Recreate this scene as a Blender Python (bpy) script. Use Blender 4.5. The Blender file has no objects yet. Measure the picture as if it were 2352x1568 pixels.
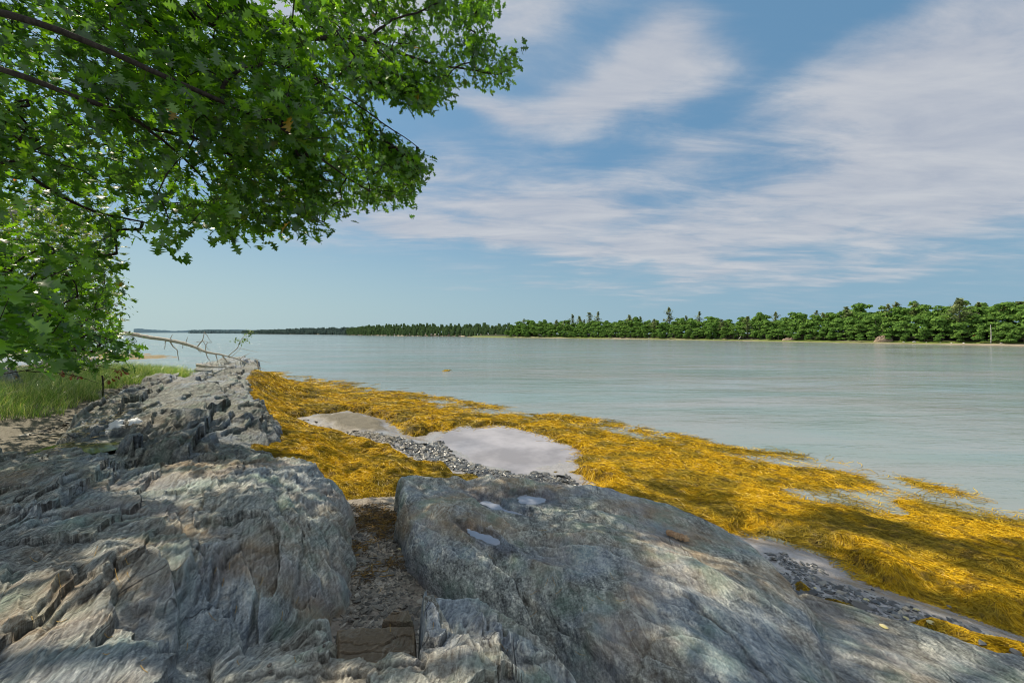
import bpy, bmesh, math, random
import numpy as np
from mathutils import Vector, Matrix

rng = np.random.default_rng(7)
random.seed(7)
C = bpy.context.scene.collection
R = math.radians

# ------------------------------------------------------------------ survey frame
# eye 3.2 m over the water, looking along +Y; sightings are turned into points of the place
H, F, CX, HY = 3.2, 915.0, 1176.0, 763.0
def W(px, py, z):
    Y = (H - z) * F / (py - HY)
    return ((px - CX) / F * Y, Y, z)
def P(px, py, Y):
    return ((px - CX) / F * Y, Y, H - (py - HY) / F * Y)
SUN = np.array([-math.sin(R(55)) * math.cos(R(50)), math.cos(R(55)) * math.cos(R(50)), math.sin(R(50))])

# ------------------------------------------------------------------ noise
def h2(ix, iy, seed):
    n = (ix.astype(np.int64) * 374761393 + iy.astype(np.int64) * 668265263 + seed * 1442695041) & 0xFFFFFFFF
    n = ((n ^ (n >> 13)) * 1274126177) & 0xFFFFFFFF
    n = ((n ^ (n >> 16)) * 2246822519) & 0xFFFFFFFF
    n = n ^ (n >> 15)
    return n.astype(np.float64) / 4294967296.0
def vn(x, y, seed=0):
    xi, yi = np.floor(x), np.floor(y)
    fx, fy = x - xi, y - yi
    def g(dx, dy):
        a = h2(xi + dx, yi + dy, seed) * 2 * math.pi
        return np.cos(a) * (fx - dx) + np.sin(a) * (fy - dy)
    u = fx ** 3 * (fx * (fx * 6 - 15) + 10); v = fy ** 3 * (fy * (fy * 6 - 15) + 10)
    a = g(0, 0) * (1 - u) + g(1, 0) * u
    b = g(0, 1) * (1 - u) + g(1, 1) * u
    return (a * (1 - v) + b * v) * 1.5
def fbm(x, y, o=4, seed=0, gain=.5):
    s = 0; a = 1; f = 1
    for i in range(o):
        s = s + a * vn(x * f + i * 17.3, y * f - i * 9.1, seed + i); a *= gain; f *= 2.07
    return s
def ridged(x, y, o=4, seed=0):
    s = 0; a = 1; f = 1
    for i in range(o):
        s = s + a * (1 - 2 * np.abs(vn(x * f + i * 7.7, y * f, seed + i))); a *= .5; f *= 2.1
    return s
def voro(x, y, seed=0):
    xi, yi = np.floor(x), np.floor(y)
    f1 = np.full(x.shape, 9.); f2 = np.full(x.shape, 9.)
    c = [np.zeros(x.shape) for _ in range(5)]
    for dx in (-1, 0, 1):
        for dy in (-1, 0, 1):
            cx, cy = xi + dx, yi + dy
            ox = cx + .1 + .8 * h2(cx, cy, seed + 1); oy = cy + .1 + .8 * h2(cx, cy, seed + 2)
            d = np.hypot(ox - x, oy - y)
            m = d < f1
            f2 = np.where(m, f1, np.minimum(f2, d)); f1 = np.where(m, d, f1)
            for k, q in enumerate((ox, oy, h2(cx, cy, seed + 3), h2(cx, cy, seed + 4), h2(cx, cy, seed + 5))):
                c[k] = np.where(m, q, c[k])
    return f1, f2, c
def sm(a, b, x):
    t = np.clip((x - a) / (b - a), 0, 1); return t * t * (3 - 2 * t)
def poly_sd(x, y, poly):
    """signed distance, + inside"""
    d = np.full(x.shape, 1e9); ins = np.zeros(x.shape, bool)
    n = len(poly)
    for i in range(n):
        ax, ay = poly[i][:2]; bx, by = poly[(i + 1) % n][:2]
        ex, ey = bx - ax, by - ay
        t = np.clip(((x - ax) * ex + (y - ay) * ey) / (ex * ex + ey * ey + 1e-12), 0, 1)
        d = np.minimum(d, np.hypot(x - ax - t * ex, y - ay - t * ey))
        if abs(ey) > 1e-12:
            cr = ((ay > y) != (by > y)) & (x < ex * (y - ay) / ey + ax)
            ins ^= cr
    return np.where(ins, d, -d)

# ------------------------------------------------------------------ objects
def tag(o, label=None, cat=None, group=None, kind=None):
    if label: o['label'] = label
    if cat: o['category'] = cat
    if group: o['group'] = group
    if kind: o['kind'] = kind
    return o
def empty(name, loc=(0, 0, 0), rz=0):
    o = bpy.data.objects.new(name, None); C.objects.link(o)
    o.location = loc; o.rotation_euler = (0, 0, rz); o.empty_display_size = .1
    return o
def mk_mesh(name, V, faces, mat, smooth=False, cols=None):
    """faces: list of int arrays (M,k)"""
    me = bpy.data.meshes.new(name)
    V = np.asarray(V, np.float32)
    me.vertices.add(len(V)); me.vertices.foreach_set('co', V.ravel())
    faces = [np.asarray(f, np.int32) for f in faces if len(f)]
    nl = sum(f.size for f in faces); npoly = sum(len(f) for f in faces)
    me.loops.add(nl); me.polygons.add(npoly)
    me.loops.foreach_set('vertex_index', np.concatenate([f.ravel() for f in faces]))
    st = []; k = 0
    for f in faces:
        st.append(k + np.arange(len(f)) * f.shape[1]); k += f.size
    me.polygons.foreach_set('loop_start', np.concatenate(st).astype(np.int32))
    me.polygons.foreach_set('use_smooth', np.full(npoly, smooth))
    me.update(calc_edges=True)
    if cols is not None:
        ca = me.color_attributes.new('Col', 'FLOAT_COLOR', 'POINT')
        cc = np.ones((len(V), 4), np.float32); cc[:, :cols.shape[1]] = cols
        ca.data.foreach_set('color', cc.ravel())
    if mat: me.materials.append(mat)
    return me
def mk_obj(name, me, parent=None, loc=None):
    o = bpy.data.objects.new(name, me); C.objects.link(o)
    if parent: o.parent = parent
    if loc is not None: o.location = loc
    return o
class MB:
    def __init__(s): s.v = []; s.q = []; s.t = []; s.n = 0
    def add(s, V, q=None, t=None):
        V = np.asarray(V, float)
        if q is not None and len(q): s.q.append(np.asarray(q) + s.n)
        if t is not None and len(t): s.t.append(np.asarray(t) + s.n)
        s.v.append(V); s.n += len(V)
    def tube(s, pts, rad, sides=6, jit=0):
        pts = np.asarray(pts, float); n = len(pts)
        rad = np.broadcast_to(np.asarray(rad, float), (n,))
        T = np.gradient(pts, axis=0); T /= np.linalg.norm(T, axis=1)[:, None] + 1e-9
        up = np.array([0, 0, 1.]) if abs(T[0][2]) < .9 else np.array([1., 0, 0])
        A = np.cross(T, up); A /= np.linalg.norm(A, axis=1)[:, None] + 1e-9
        B = np.cross(T, A)
        a = np.arange(sides) / sides * 2 * math.pi
        rr = rad[:, None] * (1 + jit * rng.normal(0, 1, (n, sides)))
        V = pts[:, None] + rr[..., None] * (np.cos(a)[None, :, None] * A[:, None] + np.sin(a)[None, :, None] * B[:, None])
        i = np.arange(n - 1)[:, None] * sides; j = np.arange(sides)[None]
        j2 = (j + 1) % sides
        q = np.stack([i + j, i + j2, i + sides + j2, i + sides + j], -1).reshape(-1, 4)
        V = np.vstack([V.reshape(-1, 3), pts[:1], pts[-1:]])
        c0, c1 = n * sides, n * sides + 1
        jj = np.arange(sides)
        t = np.vstack([np.stack([jj * 0 + c0, (jj + 1) % sides, jj], 1), np.stack([jj * 0 + c1, (n - 1) * sides + jj, (n - 1) * sides + (jj + 1) % sides], 1)])
        s.add(V, q, t)
    def build(s, name, mat, parent=None, smooth=True, cols=None):
        V = np.vstack(s.v)
        f = []
        if s.q: f.append(np.vstack(s.q))
        if s.t: f.append(np.vstack(s.t))
        return mk_obj(name, mk_mesh(name, V, f, mat, smooth, cols), parent)
def smooth_line(pts, n, wob=0):
    pts = np.asarray(pts, float); m = len(pts)
    t = np.linspace(0, m - 1, n); out = np.zeros((n, pts.shape[1]))
    e = np.vstack([2 * pts[0] - pts[1], pts, 2 * pts[-1] - pts[-2]])
    i = np.minimum(t.astype(int), m - 2); f = (t - i)[:, None]
    p0, p1, p2, p3 = e[i], e[i + 1], e[i + 2], e[i + 3]
    out = .5 * (2 * p1 + (p2 - p0) * f + (2 * p0 - 5 * p1 + 4 * p2 - p3) * f ** 2 + (3 * p1 - 3 * p2 + p3 - p0) * f ** 3)
    if wob:
        w = rng.normal(0, wob, out.shape); w = (w + np.roll(w, 1, 0) + np.roll(w, -1, 0)) / 3; w[0] = 0; out += w
    return out
def grid_mesh(name, X, Y, Z, keep, mat, smooth=True, cols=None, parent=None):
    nr, nc = X.shape
    idx = np.arange(nr * nc).reshape(nr, nc)
    q = np.stack([idx[:-1, :-1], idx[:-1, 1:], idx[1:, 1:], idx[1:, :-1]], -1).reshape(-1, 4)
    if keep is not None:
        k = keep.ravel(); q = q[k[q].any(axis=1)]
    used = np.zeros(nr * nc, bool); used[q.ravel()] = True
    remap = np.cumsum(used) - 1
    V = np.stack([X.ravel(), Y.ravel(), Z.ravel()], 1)[used]
    if cols is not None: cols = cols.reshape(-1, cols.shape[-1])[used]
    return mk_obj(name, mk_mesh(name, V, [remap[q]], mat, smooth, cols), parent)

# ------------------------------------------------------------------ node helper
class NT:
    def __init__(s, tree): s.t = tree; s.n = tree.nodes; s.l = tree.links
    def new(s, typ, **kw):
        n = s.n.new(typ)
        for k, v in kw.items(): setattr(n, k, v)
        return n
    def set(s, sock, v):
        if isinstance(v, bpy.types.NodeSocket): s.l.new(v, sock)
        elif v is not None:
            if hasattr(sock.default_value, '__len__') and not hasattr(v, '__len__'): v = (v,) * len(sock.default_value)
            if hasattr(sock.default_value, '__len__') and len(sock.default_value) == 4 and len(v) == 3: v = (*v, 1)
            sock.default_value = v
    def math(s, op, a, b=None, c=None, clamp=False):
        n = s.new('ShaderNodeMath', operation=op, use_clamp=clamp)
        s.set(n.inputs[0], a)
        if b is not None: s.set(n.inputs[1], b)
        if c is not None: s.set(n.inputs[2], c)
        return n.outputs[0]
    def mix(s, f, a, b, mode='MIX'):
        n = s.new('ShaderNodeMix', data_type='RGBA', blend_type=mode)
        s.set(n.inputs[0], f); s.set(n.inputs[6], a); s.set(n.inputs[7], b)
        return n.outputs[2]
    def noise(s, vec, scale, detail=4, rough=.55, dist=0, out=0):
        n = s.new('ShaderNodeTexNoise'); s.set(n.inputs['Vector'], vec)
        n.inputs['Scale'].default_value = scale; n.inputs['Detail'].default_value = detail
        n.inputs['Roughness'].default_value = rough; n.inputs['Distortion'].default_value = dist
        return n.outputs[out]
    def voro(s, vec, scale, feat='F1', out=0):
        n = s.new('ShaderNodeTexVoronoi', feature=feat); s.set(n.inputs['Vector'], vec); n.inputs['Scale'].default_value = scale
        return n.outputs[out]
    def ramp(s, f, *st):
        n = s.new('ShaderNodeValToRGB'); s.set(n.inputs[0], f); cr = n.color_ramp
        while len(cr.elements) < len(st): cr.elements.new(.5)
        for e, (p, c) in zip(cr.elements, st):
            e.position = p; e.color = (*c, 1) if hasattr(c, '__len__') else (c, c, c, 1)
        return n.outputs[0]
    def mapr(s, v, a, b, c=0., d=1., smooth=False):
        n = s.new('ShaderNodeMapRange'); n.clamp = True
        if smooth: n.interpolation_type = 'SMOOTHSTEP'
        s.set(n.inputs[0], v)
        for k, x in zip((1, 2, 3, 4), (a, b, c, d)): n.inputs[k].default_value = x
        return n.outputs[0]
    def mapping(s, vec, rot=(0, 0, 0), scale=(1, 1, 1), loc=(0, 0, 0)):
        n = s.new('ShaderNodeMapping'); s.set(n.inputs[0], vec)
        n.inputs['Location'].default_value = loc; n.inputs['Rotation'].default_value = rot; n.inputs['Scale'].default_value = scale
        return n.outputs[0]
    def bump(s, h, strength=1, dist=.02, normal=None):
        n = s.new('ShaderNodeBump'); s.set(n.inputs['Height'], h); n.inputs['Strength'].default_value = strength
        n.inputs['Distance'].default_value = dist
        if normal is not None: s.set(n.inputs['Normal'], normal)
        return n.outputs[0]
def material(name):
    m = bpy.data.materials.new(name); m.use_nodes = True
    nt = NT(m.node_tree); nt.n.clear()
    out = nt.new('ShaderNodeOutputMaterial')
    return m, nt, out
def principled(nt, out, col, rough=.8, normal=None, spec=.3, **kw):
    b = nt.new('ShaderNodeBsdfPrincipled')
    nt.set(b.inputs['Base Color'], col); nt.set(b.inputs['Roughness'], rough)
    b.inputs['Specular IOR Level'].default_value = spec
    if normal is not None: nt.set(b.inputs['Normal'], normal)
    for k, v in kw.items(): nt.set(b.inputs[k], v)
    nt.l.new(b.outputs[0], out.inputs[0])
    return b

def rock_mat(name, strike, dip=35, brown=.3, dark=1.0, smoothness=0., blue=.5, lichen=0.):
    m, nt, out = material(name)
    co = nt.new('ShaderNodeTexCoord').outputs['Object']
    warp = nt.noise(co, 1.3, 3, .5, out=1)
    wv = nt.new('ShaderNodeVectorMath', operation='MULTIPLY_ADD')
    nt.set(wv.inputs[0], warp); wv.inputs[1].default_value = (.2, .2, .2); nt.set(wv.inputs[2], co)
    cw = wv.outputs[0]
    rot = (0, R(dip), R(strike))
    sa = 9 if not smoothness else 6
    st1 = nt.mapping(cw, rot=(0, 0, R(strike)), scale=(sa, 1.1 + 1.4 * smoothness, sa))
    st1 = nt.mapping(st1, rot=(0, R(dip), 0))
    st2 = nt.mapping(cw, rot=(0, R(dip * .6), R(strike + 7)), scale=(3.0, .8, 3.0))
    streak = nt.noise(st1, 2.2, 9, .68)
    streak2 = nt.noise(st2, 1.2, 7, .62, .6)
    fine = nt.noise(co, 70 if not smoothness else 48, 8, .82)
    big = nt.noise(cw, .8, 4, .6)
    vein = nt.math('ABSOLUTE', nt.math('SUBTRACT', nt.noise(st2, 2.1, 8, .6, 1.2), .5))
    veinm = nt.mapr(vein, .0, .035, 1, 0)
    veinm = nt.math('MULTIPLY', veinm, nt.mapr(nt.noise(cw, 1.7, 3, .5), .45, .65))
    st3 = nt.mapping(nt.mapping(cw, rot=(0, 0, R(strike)), scale=(38 - 16 * smoothness, 4.5 + 7 * smoothness, 38 - 16 * smoothness)), rot=(0, R(dip), 0))
    streak3 = nt.noise(st3, 1.6, 6, .7)
    v = nt.math('ADD', nt.math('MULTIPLY', streak, .45), nt.math('MULTIPLY', streak2, .25))
    v = nt.math('ADD', v, nt.math('MULTIPLY', streak3, .30))
    v = nt.math('ADD', v, nt.math('MULTIPLY', nt.math('SUBTRACT', fine, .5), .50 + .35 * smoothness))
    k = dark
    col = nt.ramp(v, (.37, (.035 * k, .036 * k, .034 * k)), (.45, (.15 * k, .158 * k, .15 * k)), (.53, (.32 * k, .335 * k, .315 * k)), (.63, (min(.72 * k, .8), min(.72 * k, .8), min(.65 * k, .74))))
    col = nt.mix(nt.math('MULTIPLY', nt.mapr(big, .44 if brown < 1 else .2, .60 if brown < 1 else .3), min(brown, .9)), col, nt.mix(v, (.12 * k, .085 * k, .055 * k), (.46 * k, .36 * k, .25 * k)))
    gr = nt.mapr(nt.noise(cw, 2.3, 4, .6), .5, .7)
    col = nt.mix(nt.math('MULTIPLY', gr, .6), col, nt.mix(v, (.09 * k, .145 * k, .12 * k), (.38 * k, .50 * k, .41 * k)))
    bl = nt.mapr(nt.noise(nt.mapping(co, loc=(5, 3, 1)), 1.1, 5, .6), .47, .62)
    col = nt.mix(nt.math('MULTIPLY', bl, blue), col, nt.mix(v, (.05 * k, .085 * k, .15 * k), (.40 * k, .50 * k, .66 * k)))
    col = nt.mix(nt.math('MULTIPLY', veinm, .55), col, (.68 * k, .67 * k, .6 * k))
    if lichen:
        lm = nt.math('MULTIPLY', nt.mapr(nt.noise(cw, 3.2, 6, .7), .56, .62), lichen)
        col = nt.mix(lm, col, (.42, .40, .2))
        lm = nt.math('MULTIPLY', nt.mapr(nt.noise(nt.mapping(cw, loc=(9, 1, 3)), 2.6, 6, .7), .62, .66), lichen)
        col = nt.mix(lm, col, (.45, .2, .05))
    # cracks
    cv = nt.mapping(cw, rot=rot, scale=(2.2, .45, 1.6))
    crk = nt.voro(cv, 1.6, 'DISTANCE_TO_EDGE')
    crm = nt.mapr(crk, 0, .018 if not smoothness else .008, 1, 0)
    crm = nt.math('MULTIPLY', crm, nt.mapr(nt.noise(co, 1.4, 2), .54, .62))
    col = nt.mix(nt.math('MULTIPLY', crm, .75), col, (.02, .02, .02))
    hgt = nt.math('ADD', nt.math('MULTIPLY', streak, 1.0 - .4 * smoothness), nt.math('MULTIPLY', streak2, .8))
    hgt = nt.math('ADD', hgt, nt.math('MULTIPLY', fine, .22))
    hgt = nt.math('ADD', hgt, nt.math('MULTIPLY', streak3, .4)); hgt = nt.math('SUBTRACT', hgt, nt.math('MULTIPLY', crm, .3))
    nrm = nt.bump(hgt, .9, .085 - .03 * smoothness)
    wet_ = nt.new('ShaderNodeSeparateColor'); nt.set(wet_.inputs[0], nt.new('ShaderNodeVertexColor', layer_name='Col').outputs[0]); wet_ = wet_.outputs[0]
    col = nt.mix(nt.math('MULTIPLY', wet_, .8), col, nt.mix(1, col, (.34, .37, .48), 'MULTIPLY'))
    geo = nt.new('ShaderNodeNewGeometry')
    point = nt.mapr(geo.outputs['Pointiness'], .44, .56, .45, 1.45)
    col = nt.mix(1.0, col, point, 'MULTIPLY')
    hs = nt.new('ShaderNodeHueSaturation'); hs.inputs['Saturation'].default_value = 1.2; nt.set(hs.inputs['Color'], col); col = hs.outputs[0]
    rg = nt.math('SUBTRACT', nt.mapr(bl, 0, 1, .78, .5), nt.math('MULTIPLY', wet_, .25))
    principled(nt, out, col, rg, nrm, .35)
    return m

# ------------------------------------------------------------------ the shore's form
SHORE = [(44, -20.7), (30, -9.1), (10, 7.5), (5.9, 11.2), (1.3, 15.7), (-8.5, 24.0), (-16, 29.5), (-21.7, 34.0), (-23.5, 31.5), (-23.6, 27.5), (-27, 24.5),
         (-33, 24.5), (-38, 29), (-43, 38), (-46, 43.5), (-44, 47), (-41.5, 50.5), (-46, 55), (-60, 62), (-90, 78), (-200, 120), (-200, -60), (44, -60)]
def shore_s(x, y): return poly_sd(x, y, SHORE)
def ground(x, y, s=None):
    if s is None: s = shore_s(x, y)
    z = np.interp(s, [-60, -20, -4, 0, 3, 5.6, 7, 8.5, 10, 13, 20, 60], [-8, -2.5, -.35, -.10, -.045, .0, .2, .48, .72, 1.1, 1.7, 6])
    zb = np.interp(s, [-60, -20, -3, 0, 1.5, 4, 8, 14, 22, 60], [-8, -2.5, -.5, -.02, .25, .85, 1.15, 1.6, 2.9, 9])
    b = sm(-8.5, -13, x) 
    b = b * sm(-24.5, -27.5, x + 0 * y) + b * (1 - sm(-24.5, -27.5, x)) * sm(26, 17, y) 
    sp = sm(38, 42, y)
    z = z * (1 - b * (1 - sp)) + zb * b * (1 - sp)
    z = z + (.035 * fbm(x * .9, y * .9, 3, 5) + .012 * fbm(x * 5, y * 5, 3, 9)) * sm(4.5, 9, s)
    if 'POOLP' in globals():
        pd = poly_sd(x, y, POOLP) + .45 * fbm(x * 1.1, y * 1.1, 4, 301) + .12 * fbm(x * 5, y * 5, 2, 305)
        z = z + (-.035 + .075 * sm(.25, -.5, pd)) * sm(-2.2, -.9, pd)
    if 'SANDP' in globals(): z = z + .11 * sm(-.5, .3, poly_sd(x, y, SANDP) + .3 * fbm(x * 1.5, y * 1.5, 3, 311))
    if 'BARE2' in globals(): z = z + .07 * sm(-.35, .3, poly_sd(x, y, BARE2)) * (s > 0)
    return z
def wpoly(pts): return [W(*p)[:2] for p in pts]
BARE = wpoly([(700, 968, .3), (735, 945, .3), (800, 936, .25), (870, 955, .2), (905, 978, .15), (870, 1000, .15), (960, 1010, .05), (1008, 995, .0), (1060, 985, 0),
              (1140, 984, 0), (1210, 1000, 0), (1305, 1035, 0), (1285, 1060, 0), (1258, 1088, .02), (1330, 1112, .05), (1200, 1118, .1), (1080, 1100, .15), (960, 1055, .15),
              (880, 1018, .2), (790, 992, .25)])
BARE2 = wpoly([(1690, 1222, .12), (1780, 1240, .1), (1870, 1268, .1), (1905, 1312, .12), (2000, 1340, .12), (2110, 1372, .12), (2240, 1415, .12), (2352, 1455, .12), (2600, 1530, .1), (2600, 1900, .3), (1800, 1900, .4)])
SANDP = wpoly([(690, 965, .2), (735, 945, .2), (800, 936, .2), (870, 955, .2), (905, 985, .2), (940, 1010, .15), (1000, 1040, .1), (900, 1035, .15), (800, 1005, .2), (740, 990, .2)])
POOLP = wpoly([(1030, 1012, .01), (1060, 992, .01), (1140, 986, .01), (1200, 1002, .01), (1268, 1035, .01), (1258, 1056, .01), (1225, 1076, .01), (1190, 1082, .01), (1110, 1066, .01), (1060, 1036, .01)])
POOLW = wpoly([(2010, 1120, .0), (1760, 1108, 0), (1740, 1135, 0), (1850, 1160, 0), (1990, 1190, 0), (2100, 1180, 0)])
WPATCH = [(wpoly([(1795, 1335, .12), (1850, 1345, .12), (1890, 1375, .12), (1850, 1395, .15), (1810, 1370, .15)]), .12),
          (wpoly([(1850, 1385, .15), (1960, 1395, .15), (2000, 1420, .15), (1900, 1420, .15)]), .1),
          (wpoly([(2040, 1425, .14), (2140, 1440, .14), (2230, 1480, .14), (2400, 1520, .14), (2420, 1580, .2), (2200, 1540, .2), (2090, 1470, .2)]), .16)]
GULLY = wpoly([(835, 1150, .75), (900, 1120, .75), (960, 1200, .75), (1400, 1600, 1), (500, 1600, 1), (700, 1440, .9), (810, 1260, .8), (805, 1185, .8)])
def weed(x, y, s=None):
    """(surface height, cover 0..1) of the rockweed"""
    if s is None: s = shore_s(x, y)
    g = ground(x, y, s)
    ua = x * .77 - y * .64; va = x * .64 + y * .77
    wx = fbm(x * .5, y * .5, 3, 31) * .5; wy = fbm(x * .5, y * .5, 3, 41) * .5
    str_ = fbm(ua * .22 + wx, va * .75 + wy, 5, 21, .6)
    d1 = np.maximum(poly_sd(x, y, BARE), np.maximum(poly_sd(x, y, BARE2), poly_sd(x, y, GULLY) ))
    nz = fbm(x * 1.6, y * 1.6, 4, 77) * .28
    land = sm(-.02, .75, -(d1 + nz))
    land_g = sm(-.05, 1.7, -poly_sd(x, y, GULLY) + nz)
    thick = land_g * (1 - .3 * sm(0, 3, x)) * (.13 + .12 * ridged(x * .42 + wx, y * .42 + wy, 3, 13) * .5 + .07 * fbm(ua * .9, va * 1.6, 4, 15)) * land
    # thinner and patchy towards the water
    shl = sm(.8, 4.6, s)
    top = np.where(s > -.5, (g + thick + .02) * shl + (1 - shl) * (.006 + .075 * str_ - .06 * sm(1.4, -.4, s + .9 * fbm(ua * .35, va * .8, 3, 61)) ), g)
    top = top - .05 * sm(.5, -.15, np.minimum(s + str_ * .8, 1)) 
    pw = poly_sd(x, y, POOLW)
    top = top - .075 * sm(-.3, .35, pw + nz * 1.3 + str_ * .5) * (s < 6)
    top = top * land + (g - .1) * (1 - land)
    for pl, h in WPATCH:
        dp = poly_sd(x, y, pl) + nz * .25
        top = np.maximum(top, g - .06 + (h + .06) * sm(-.02, .2, dp))
    # heaps draped against the outcrop
    hb = np.interp(y, [5, 8, 10, 13, 16, 22, 25], [0, .12, .25, .4, .35, .3, 0])
    xe = np.interp(y, [5, 7.9, 9.7, 10.6, 12.9, 15.6, 21, 24], [-3.2, -4.4, -5.8, -6.5, -8.5, -10.1, -13.0, -14])
    top = top + hb * np.exp(-np.clip(x - xe, 0, 9) ** 2 / .7) * land
    edge = sm(24.5, 22, y) + sm(-13.5, -12, x)
    blk = ((x < -23) | ((y < 28) & (x < -15.5))) & (y < 37)
    top = np.where(blk, g - .1, top)
    blk2 = (x < xe - np.where(y > 12, .45, 1.2)) & (y < 24)
    top = np.where(blk2, g - .1, top)
    far = (y > 37) & (s > 5.5)
    top = np.where(far, g - .1, top)
    return top, land

# ------------------------------------------------------------------ materials
def mud_mat():
    m, nt, out = material('wet mud')
    co = nt.new('ShaderNodeTexCoord').outputs['Object']
    a = nt.new('ShaderNodeVertexColor', layer_name='Col').outputs[0]
    sep = nt.new('ShaderNodeSeparateColor'); nt.set(sep.inputs[0], a)
    wet, far = sep.outputs[0], sep.outputs[1]
    n1 = nt.noise(co, 3, 6, .65); n2 = nt.noise(co, 22, 6, .7); n3 = nt.voro(co, 26, 'F1')
    col = nt.ramp(nt.math('ADD', nt.math('MULTIPLY', n1, .5), nt.math('MULTIPLY', n2, .5)), (.35, (.09, .075, .06)), (.5, (.25, .215, .175)), (.68, (.42, .38, .31)))
    col = nt.mix(nt.math('MULTIPLY', wet, .6), col, nt.mix(n2, (.17, .17, .18), (.46, .46, .50)))  # wet mud lightened: pale sky reflection put into the colour
    col = nt.mix(far, col, nt.mix(n2, (.06, .05, .03), (.19, .165, .115)))
    h = nt.math('ADD', nt.math('MULTIPLY', n2, .7), nt.math('MULTIPLY', n3, .35))
    film = nt.math('MULTIPLY', wet, nt.mapr(n1, .36, .46))
    st = nt.math('MULTIPLY_ADD', film, -.85, 1)
    bn = nt.new('ShaderNodeBump'); nt.set(bn.inputs['Height'], h); nt.set(bn.inputs['Strength'], st); bn.inputs['Distance'].default_value = .03
    rg = nt.math('MULTIPLY_ADD', film, -.63, .75)
    principled(nt, out, col, rg, bn.outputs[0], .5)
    return m
def weed_mat(name, mat_=False):
    m, nt, out = material(name)
    tc = nt.new('ShaderNodeTexCoord').outputs['Object']
    geo = nt.new('ShaderNodeNewGeometry')
    patch = nt.noise(tc, .9, 4, .6); p2 = nt.noise(tc, 4.5, 3, .6)
    if mat_:
        f = nt.noise(nt.mapping(tc, rot=(0, 0, R(-40)), scale=(1, 1, 1)), 9, 6, .75, 1.5)
        r = nt.mapr(f, .3, .7)
    else: r = geo.outputs['Random Per Island']
    col = nt.ramp(r, (0, (.18, .11, .008)), (.3, (.48, .29, .007)), (.75, (.72, .44, .010)), (1, (.78, .55, .05)))
    dk = nt.math('MULTIPLY', nt.mapr(patch, .45, .6), .75)
    col = nt.mix(dk, col, nt.mix(r, (.08, .075, .015), (.25, .20, .03)))
    d2 = nt.math('MULTIPLY', nt.mapr(p2, .54, .66), .65)
    col = nt.mix(d2, col, (.13, .09, .03))
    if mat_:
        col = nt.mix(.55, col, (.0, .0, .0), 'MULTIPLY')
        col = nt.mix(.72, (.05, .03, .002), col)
        sc = nt.mapping(tc, rot=(0, 0, R(-40)), scale=(2.5, 22, 10))
        nrm = nt.bump(nt.noise(sc, 2, 6, .7, .8), 1, .08)
        principled(nt, out, col, .6, nrm, .3)
    else:
        d = nt.new('ShaderNodeBsdfDiffuse'); nt.set(d.inputs[0], col)
        g = nt.new('ShaderNodeBsdfGlossy'); g.inputs[1].default_value = .38; g.inputs[0].default_value = (1, .95, .8, 1)
        t = nt.new('ShaderNodeBsdfTranslucent'); nt.set(t.inputs[0], col)
        a = nt.new('ShaderNodeMixShader'); a.inputs[0].default_value = .18; nt.l.new(d.outputs[0], a.inputs[1]); nt.l.new(t.outputs[0], a.inputs[2])
        b = nt.new('ShaderNodeMixShader'); b.inputs[0].default_value = .018; nt.l.new(a.outputs[0], b.inputs[1]); nt.l.new(g.outputs[0], b.inputs[2])
        nt.l.new(b.outputs[0], out.inputs[0])
    return m
def leaf_mat(name, c0, c1, c2, trans=.5, tint=(1.35, 1.25, .3), rare=None, gloss=.06):
    m, nt, out = material(name)
    geo = nt.new('ShaderNodeNewGeometry')
    tc = nt.new('ShaderNodeTexCoord').outputs['Object']
    r = geo.outputs['Random Per Island']
    col = nt.ramp(r, (0, c0), (.5, c1), (1, c2))
    big = nt.noise(tc, .7, 3, .6)
    col = nt.mix(nt.mapr(big, .35, .7, 0, .5), col, tuple(.5 * v for v in c0))
    if rare is not None:
        col = nt.mix(nt.math('MULTIPLY', nt.math('GREATER_THAN', r, .9985), 1), col, rare)
    d = nt.new('ShaderNodeBsdfDiffuse'); nt.set(d.inputs[0], col)
    t = nt.new('ShaderNodeBsdfTranslucent'); nt.set(t.inputs[0], nt.mix(1, col, tint, 'MULTIPLY'))
    g = nt.new('ShaderNodeBsdfGlossy'); g.inputs[1].default_value = .35
    a = nt.new('ShaderNodeMixShader'); a.inputs[0].default_value = trans; nt.l.new(d.outputs[0], a.inputs[1]); nt.l.new(t.outputs[0], a.inputs[2])
    b = nt.new('ShaderNodeMixShader'); b.inputs[0].default_value = gloss; nt.l.new(a.outputs[0], b.inputs[1]); nt.l.new(g.outputs[0], b.inputs[2])
    nt.l.new(b.outputs[0], out.inputs[0])
    return m
def bark_mat(name, a, b, scale=8):
    m, nt, out = material(name)
    tc = nt.new('ShaderNodeTexCoord').outputs['Object']
    n = nt.noise(tc, scale, 6, .7); n2 = nt.noise(nt.mapping(tc, scale=(1, 1, .25)), scale * 4, 5, .7)
    col = nt.mix(nt.mapr(n, .35, .65), a, b)
    col = nt.mix(nt.mapr(n2, .4, .6, .0, .6), col, tuple(.35 * v for v in a))
    principled(nt, out, col, .85, nt.bump(n2, .8, .02), .2)
    return m
def flat_mat(name, c0, c1, scale=6, rough=.8, bump=.01, spec=.3, detail=5):
    m, nt, out = material(name)
    tc = nt.new('ShaderNodeTexCoord').outputs['Object']
    n = nt.noise(tc, scale, detail, .65)
    col = nt.mix(nt.mapr(n, .35, .65), c0, c1)
    principled(nt, out, col, rough, nt.bump(nt.noise(tc, scale * 3, 5, .7), .8, bump), spec)
    return m
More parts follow.
